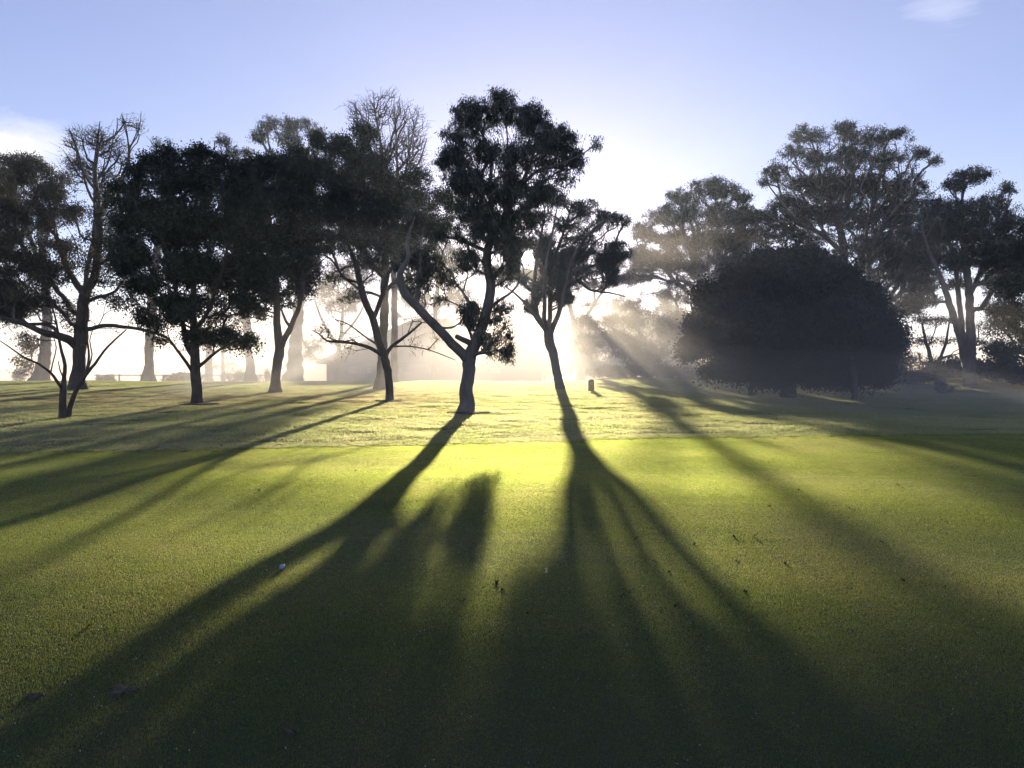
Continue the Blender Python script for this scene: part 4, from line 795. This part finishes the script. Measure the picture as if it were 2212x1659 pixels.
house = empty('clubhouse', (hx, HD, hz)); tag(house, 'hazy clubhouse with big hipped roofs on the horizon behind the middle trees', 'building')
def HX(u): return (u-1106)*hs-hx
def HZ(v): return CAM_H-(v-829.5)*hs-hz
box('wall', (HX(700), 1, -.5), (HX(1010), 11, HZ(783)), M_wall, house)
box('wall', (HX(1013), 2, -.5), (HX(1172), 10, HZ(785)), M_wall, house)
hip('roof', HX(680), HX(1030), .2, 12, HZ(785), HZ(676), HX(880), HX(960), M_roof, house)
hip('roof', HX(1034), HX(1190), 1, 11, HZ(783), HZ(732), HX(1105), HX(1118), M_roof, house)
def window(u0, u1, v0, v1, y):
    f = box('window', (HX(u0), y-.08, HZ(v1)), (HX(u1), y-.003, HZ(v0)), M_white, house)
    g = box('pane', (HX(u0)+.09, y-.10, HZ(v1)+.09), (HX(u1)-.09, y-.083, HZ(v0)-.09), M_glass, f)
window(748, 766, 792, 806, 1); window(790, 800, 795, 806, 1); window(860, 880, 793, 806, 1); window(925, 945, 793, 806, 1); window(1060, 1080, 793, 806, 2)
# boundary rail left on the horizon
rail = empty('rail_fence', P(255, 815, 58)*np.array((1, 1, 0))+np.array((0, 0, float(hgt(P(255, 815, 58)[0], 58))))); tag(rail, 'thin pale rail fence on the left horizon behind the trees', 'fence')
rx = rail.location.x
M_rail = plain_mat('rail_wood', (.25, .22, .18))
for k in range(9):
    xx = -1.5+k*1.6; zz = float(hgt(rx+xx, 58))-rail.location.z
    box('post', (xx-.05, -.05, zz-.1), (xx+.05, .05, zz+.62), M_rail, rail)
zz = float(hgt(rx+5, 58))-rail.location.z
box('rail', (-1.7, -.085, zz+.50), (11.6, -.053, zz+.58), M_rail, rail)

# ------------------------------------------------------------------ marker post
d = ground_d(1277, 846); pp = P(1277, 846, d); pp[2] = float(hgt(pp[0], d)); s = d/FPX
post = empty('marker_post', pp); tag(post, 'short round-topped wooden marker post on the lawn right of the leaning gum', 'post')
w = 6.3*s; H = 27*s
prof = [(w, -.1), (w, H-w*.8)]+[(w*math.cos(a), H-w*.8+w*.8*math.sin(a)) for a in np.linspace(.15, math.pi-.15, 9)]+[(-w, H-w*.8), (-w, -.1)]
n = len(prof); dd_ = .07
prism('board', [(x, -dd_, z) for x, z in prof]+[(x, dd_, z) for x, z in prof],
      [tuple(range(n))[::-1], tuple(range(n, 2*n))]+[(q, (q+1) % n, n+(q+1) % n, n+q) for q in range(n)], plain_mat('post_wood', (.09, .075, .06), .8, .3), post)
box('plate', (-w*.55, -dd_-.012, H*.55), (w*.55, -dd_-.002, H*.80), plain_mat('post_plate', (.12, .11, .09), .5), post)

# ------------------------------------------------------------------ ball, scrap, leaves, bare patches
import bmesh
d = ground_d(610, 1232); b = P(610, 1232, d)
bm = bmesh.new(); bmesh.ops.create_icosphere(bm, subdivisions=4, radius=.0214)
dirs = []
for q in range(180):
    zq = 1-2*(q+.5)/180; rq = math.sqrt(1-zq*zq); aq = q*2.39996; dirs.append(Vector((rq*math.cos(aq), rq*math.sin(aq), zq)))
for v in bm.verts:
    nn = v.co.normalized(); m_ = max(nn.dot(q) for q in dirs); v.co = nn*(.0214-.0006*max(0, (m_-.985)/.015))
me = bpy.data.meshes.new('golf_ball'); bm.to_mesh(me); bm.free()
for q in me.polygons: q.use_smooth = True
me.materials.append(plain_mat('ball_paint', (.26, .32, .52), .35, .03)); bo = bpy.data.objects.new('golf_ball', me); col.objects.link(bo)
bo.location = (b[0], b[1], float(hgt(b[0], b[1]))+.0214-.001); tag(bo, 'pale blue-white golf ball lying on the green in the shadow edge', 'golf ball')
def curled_leaf(name, mat, L=.06, W=.03):
    bm = bmesh.new(); n = 7; rows = []
    for q in range(n):
        w_ = math.sin(math.pi*(q+.25)/(n-.5))*W*.5; x = (q/(n-1)-.5)*L; z = .012+.016*math.sin(q*1.1)+.010*(q/(n-1))
        rows.append([bm.verts.new((x, yy*w_, z+abs(yy)*w_*.7)) for yy in (-1, 0, 1)])
    for q in range(n-1):
        for k in range(2): bm.faces.new((rows[q][k], rows[q+1][k], rows[q+1][k+1], rows[q][k+1]))
    bmesh.ops.solidify(bm, geom=bm.faces[:], thickness=.0015)
    me = bpy.data.meshes.new(name); bm.to_mesh(me); bm.free(); me.materials.append(mat); return me
lm = curled_leaf('fallen_leaf', leaf_mat('dry_leaf', (.05, .032, .018), (.10, .06, .03), .25, .03))
first = bpy.data.objects.new('fallen_leaf', lm)
spots = [(645, 996), (815, 993), (768, 1018), (32, 1295), (190, 1362), (20, 1298), (415, 1270), (1003, 1300), (1085, 1275), (1075, 1262), (1360, 1285), (1345, 1293), (1585, 1162), (1630, 1162), (1605, 1171), (1655, 1168), (1705, 1168), (1660, 1040), (1650, 1048), (1690, 1038), (1940, 1050), (1950, 1055), (1965, 1052), (1662, 1096), (1785, 1158), (1735, 1220), (1590, 1215), (1695, 1222), (1905, 1175), (1950, 1258), (1953, 1285), (2040, 1270), (1480, 1258), (1445, 1240), (1610, 1280), (1575, 1308), (1415, 1218), (1375, 1168), (1240, 1140), (1460, 1315), (2105, 1030), (2180, 1012), (1835, 1100), (1870, 1060), (1560, 1020), (1725, 1060), (2060, 1190), (1500, 1180), (1140, 1330), (700, 1195), (560, 1062), (900, 1085), (470, 1150), (240, 1205)]
for k, (u, v) in enumerate(spots):
    o = first if k == 0 else first.copy()
    col.objects.link(o); d = ground_d(u, v); q = P(u, v, d); sc_ = random.uniform(.35, .8)
    o.location = (q[0], q[1], float(hgt(q[0], q[1]))-.004); o.rotation_euler = (random.uniform(-.3, .3), random.uniform(-.3, .3), random.uniform(0, 6.28)); o.scale = (sc_, sc_, sc_)
    tag(o, 'small dark curled leaf lying on the mown green', 'leaf', 'curled leaves scattered on the green')
d = ground_d(1175, 1242); q = P(1175, 1242, d)
wl = bpy.data.objects.new('fallen_leaf', curled_leaf('fallen_leaf', plain_mat('bleached_leaf', (.75, .72, .66), .5, .08), .04, .024)); col.objects.link(wl)
wl.location = (q[0], q[1], float(hgt(q[0], q[1]))+.01); wl.rotation_euler = (.3, .9, .5); tag(wl, 'single bleached white leaf standing on the green near the middle', 'leaf')
M_dirt = plain_mat('bare_soil', (.045, .042, .026), .95, .4, 60)
for (u, v, ru, lab) in ((265, 1495, 45, 'larger bare soil scrape in the green at lower left'), (75, 1512, 30, 'small bare soil scrape near the lower left edge'), (628, 1588, 24, 'pale bare pitch mark in the green at bottom left of centre'), (1018, 893, 74, 'ring of dark mulch round the foot of the forked gum'), (846, 868, 56, 'ring of dark mulch round the foot of the slim leaning trunk'), (430, 874, 70, 'ring of dark mulch round the foot of the densest dark tree')):
    mul = v < 1000; hh_ = .045 if mul else .013
    d = ground_d(u, v); q = P(u, v, d); rr = .7*ru*d/FPX; rg = np.random.default_rng(int(u))
    x0, y0 = q[0], q[1]; V = [(0, 0, hh_)]; m_ = 28
    for ring in (.35, .7, 1.0):
        for k in range(m_):
            a_ = 2*math.pi*k/m_; r_ = rr*ring*(1+.25*math.sin(a_*3+u)+.12*rg.normal()); 
            xx, yy = r_*math.cos(a_), r_*math.sin(a_)*.8
            V.append((xx, yy, float(hgt(x0+xx, y0+yy))-float(hgt(x0, y0))+(hh_*(.95 if ring < .9 else -.3))+rg.uniform(-.002, .003)))
    F = [(0, 1+k, 1+(k+1) % m_) for k in range(m_)]
    for r_ in range(2):
        for k in range(m_): a0 = 1+r_*m_+k; a1 = 1+r_*m_+(k+1) % m_; F.append((a0, a0+m_, a1+m_, a1))
    me = bpy.data.meshes.new('bare_patch'); me.from_pydata(V, [], F); me.materials.append(M_dirt); me.update()
    me.name = 'mulch_ring' if mul else 'bare_patch'; o = bpy.data.objects.new(me.name.split('.')[0], me); col.objects.link(o); o.location = (x0, y0, float(hgt(x0, y0))); tag(o, lab, 'mulch ring' if mul else 'bare patch')

# ------------------------------------------------------------------ haze and low mist
def vol_mat(name, dens, color, aniso):
    m, t = mat_new(name)
    pv = N(t, 'ShaderNodeVolumePrincipled'); pv.inputs['Color'].default_value = (*color, 1); pv.inputs['Density'].default_value = dens; pv.inputs['Anisotropy'].default_value = aniso
    o = N(t, 'ShaderNodeOutputMaterial'); t.links.new(pv.outputs[0], o.inputs['Volume']); return m
def world_box(name, a, b, mat):
    x0, y0, z0 = a; x1, y1, z1 = b
    me = bpy.data.meshes.new(name); me.from_pydata([(x0, y0, z0), (x1, y0, z0), (x1, y1, z0), (x0, y1, z0), (x0, y0, z1), (x1, y0, z1), (x1, y1, z1), (x0, y1, z1)], [],
                 [(0, 3, 2, 1), (4, 5, 6, 7), (0, 1, 5, 4), (1, 2, 6, 5), (2, 3, 7, 6), (3, 0, 4, 7)])
    me.materials.append(mat); me.update(); o = bpy.data.objects.new(name, me); col.objects.link(o); return o
hz_ = world_box('haze', (-290, -130, -4), (290, 205, 24), vol_mat('haze_air', .0005, (.70, .82, 1.0), .62))
tag(hz_, 'thin morning haze', kind='stuff')
# low mist lying on the turf between and behind the trees, thinner the higher it reaches
mx = np.linspace(-48, 40, 60); my = np.linspace(23, 108, 60)
XX, YY = np.meshgrid(mx, my)
y0 = 24+20*(1-ss(XX, -18, -10))
ed = ss(XX, -48, -36)*(1-ss(XX, 16, 25))*ss(YY-y0, 0, 9)*(1-ss(YY, 98, 108))
n_ = 60
i, j = np.meshgrid(np.arange(n_-1), np.arange(n_-1)); a = (j*n_+i).ravel(); Ft = np.stack([a, a+1, a+n_+1, a+n_], -1); Fb = Ft[:, ::-1]+n_*n_
per = [(k, k+1) for k in range(n_-1)]+[(k*n_+n_-1, (k+1)*n_+n_-1) for k in range(n_-1)]+[(n_*n_-1-k, n_*n_-2-k) for k in range(n_-1)]+[((n_-1-k)*n_, (n_-2-k)*n_) for k in range(n_-1)]
Fp = np.array([(b_, a_, a_+n_*n_, b_+n_*n_) for a_, b_ in per])
for k, (Hm, dm) in enumerate(((2.4, .010), (4.6, .009), (7.2, .007))):
    top = hgt(XX, YY)+.02+.013*k+ed*Hm*(1+.16*np.sin(XX*.33+1+k)*np.sin(YY*.21+k)+.11*np.sin(XX*.8+YY*.5+2*k)+.07*np.sin(XX*1.4-YY*.9))
    bot = hgt(XX, YY)-1.2-.1*k
    Vt = np.stack([XX, YY, top], -1).reshape(-1, 3); Vb = np.stack([XX, YY, bot], -1).reshape(-1, 3)
    mi = mesh_np('mist', np.concatenate([Vt, Vb]), [Ft, Fb, Fp], vol_mat('mist_air', dm, (.96, .93, .88), .42))
    tag(mi, ('low dense layer', 'middle layer', 'high thin layer')[k]+' of sunlit mist between the trees', kind='stuff')
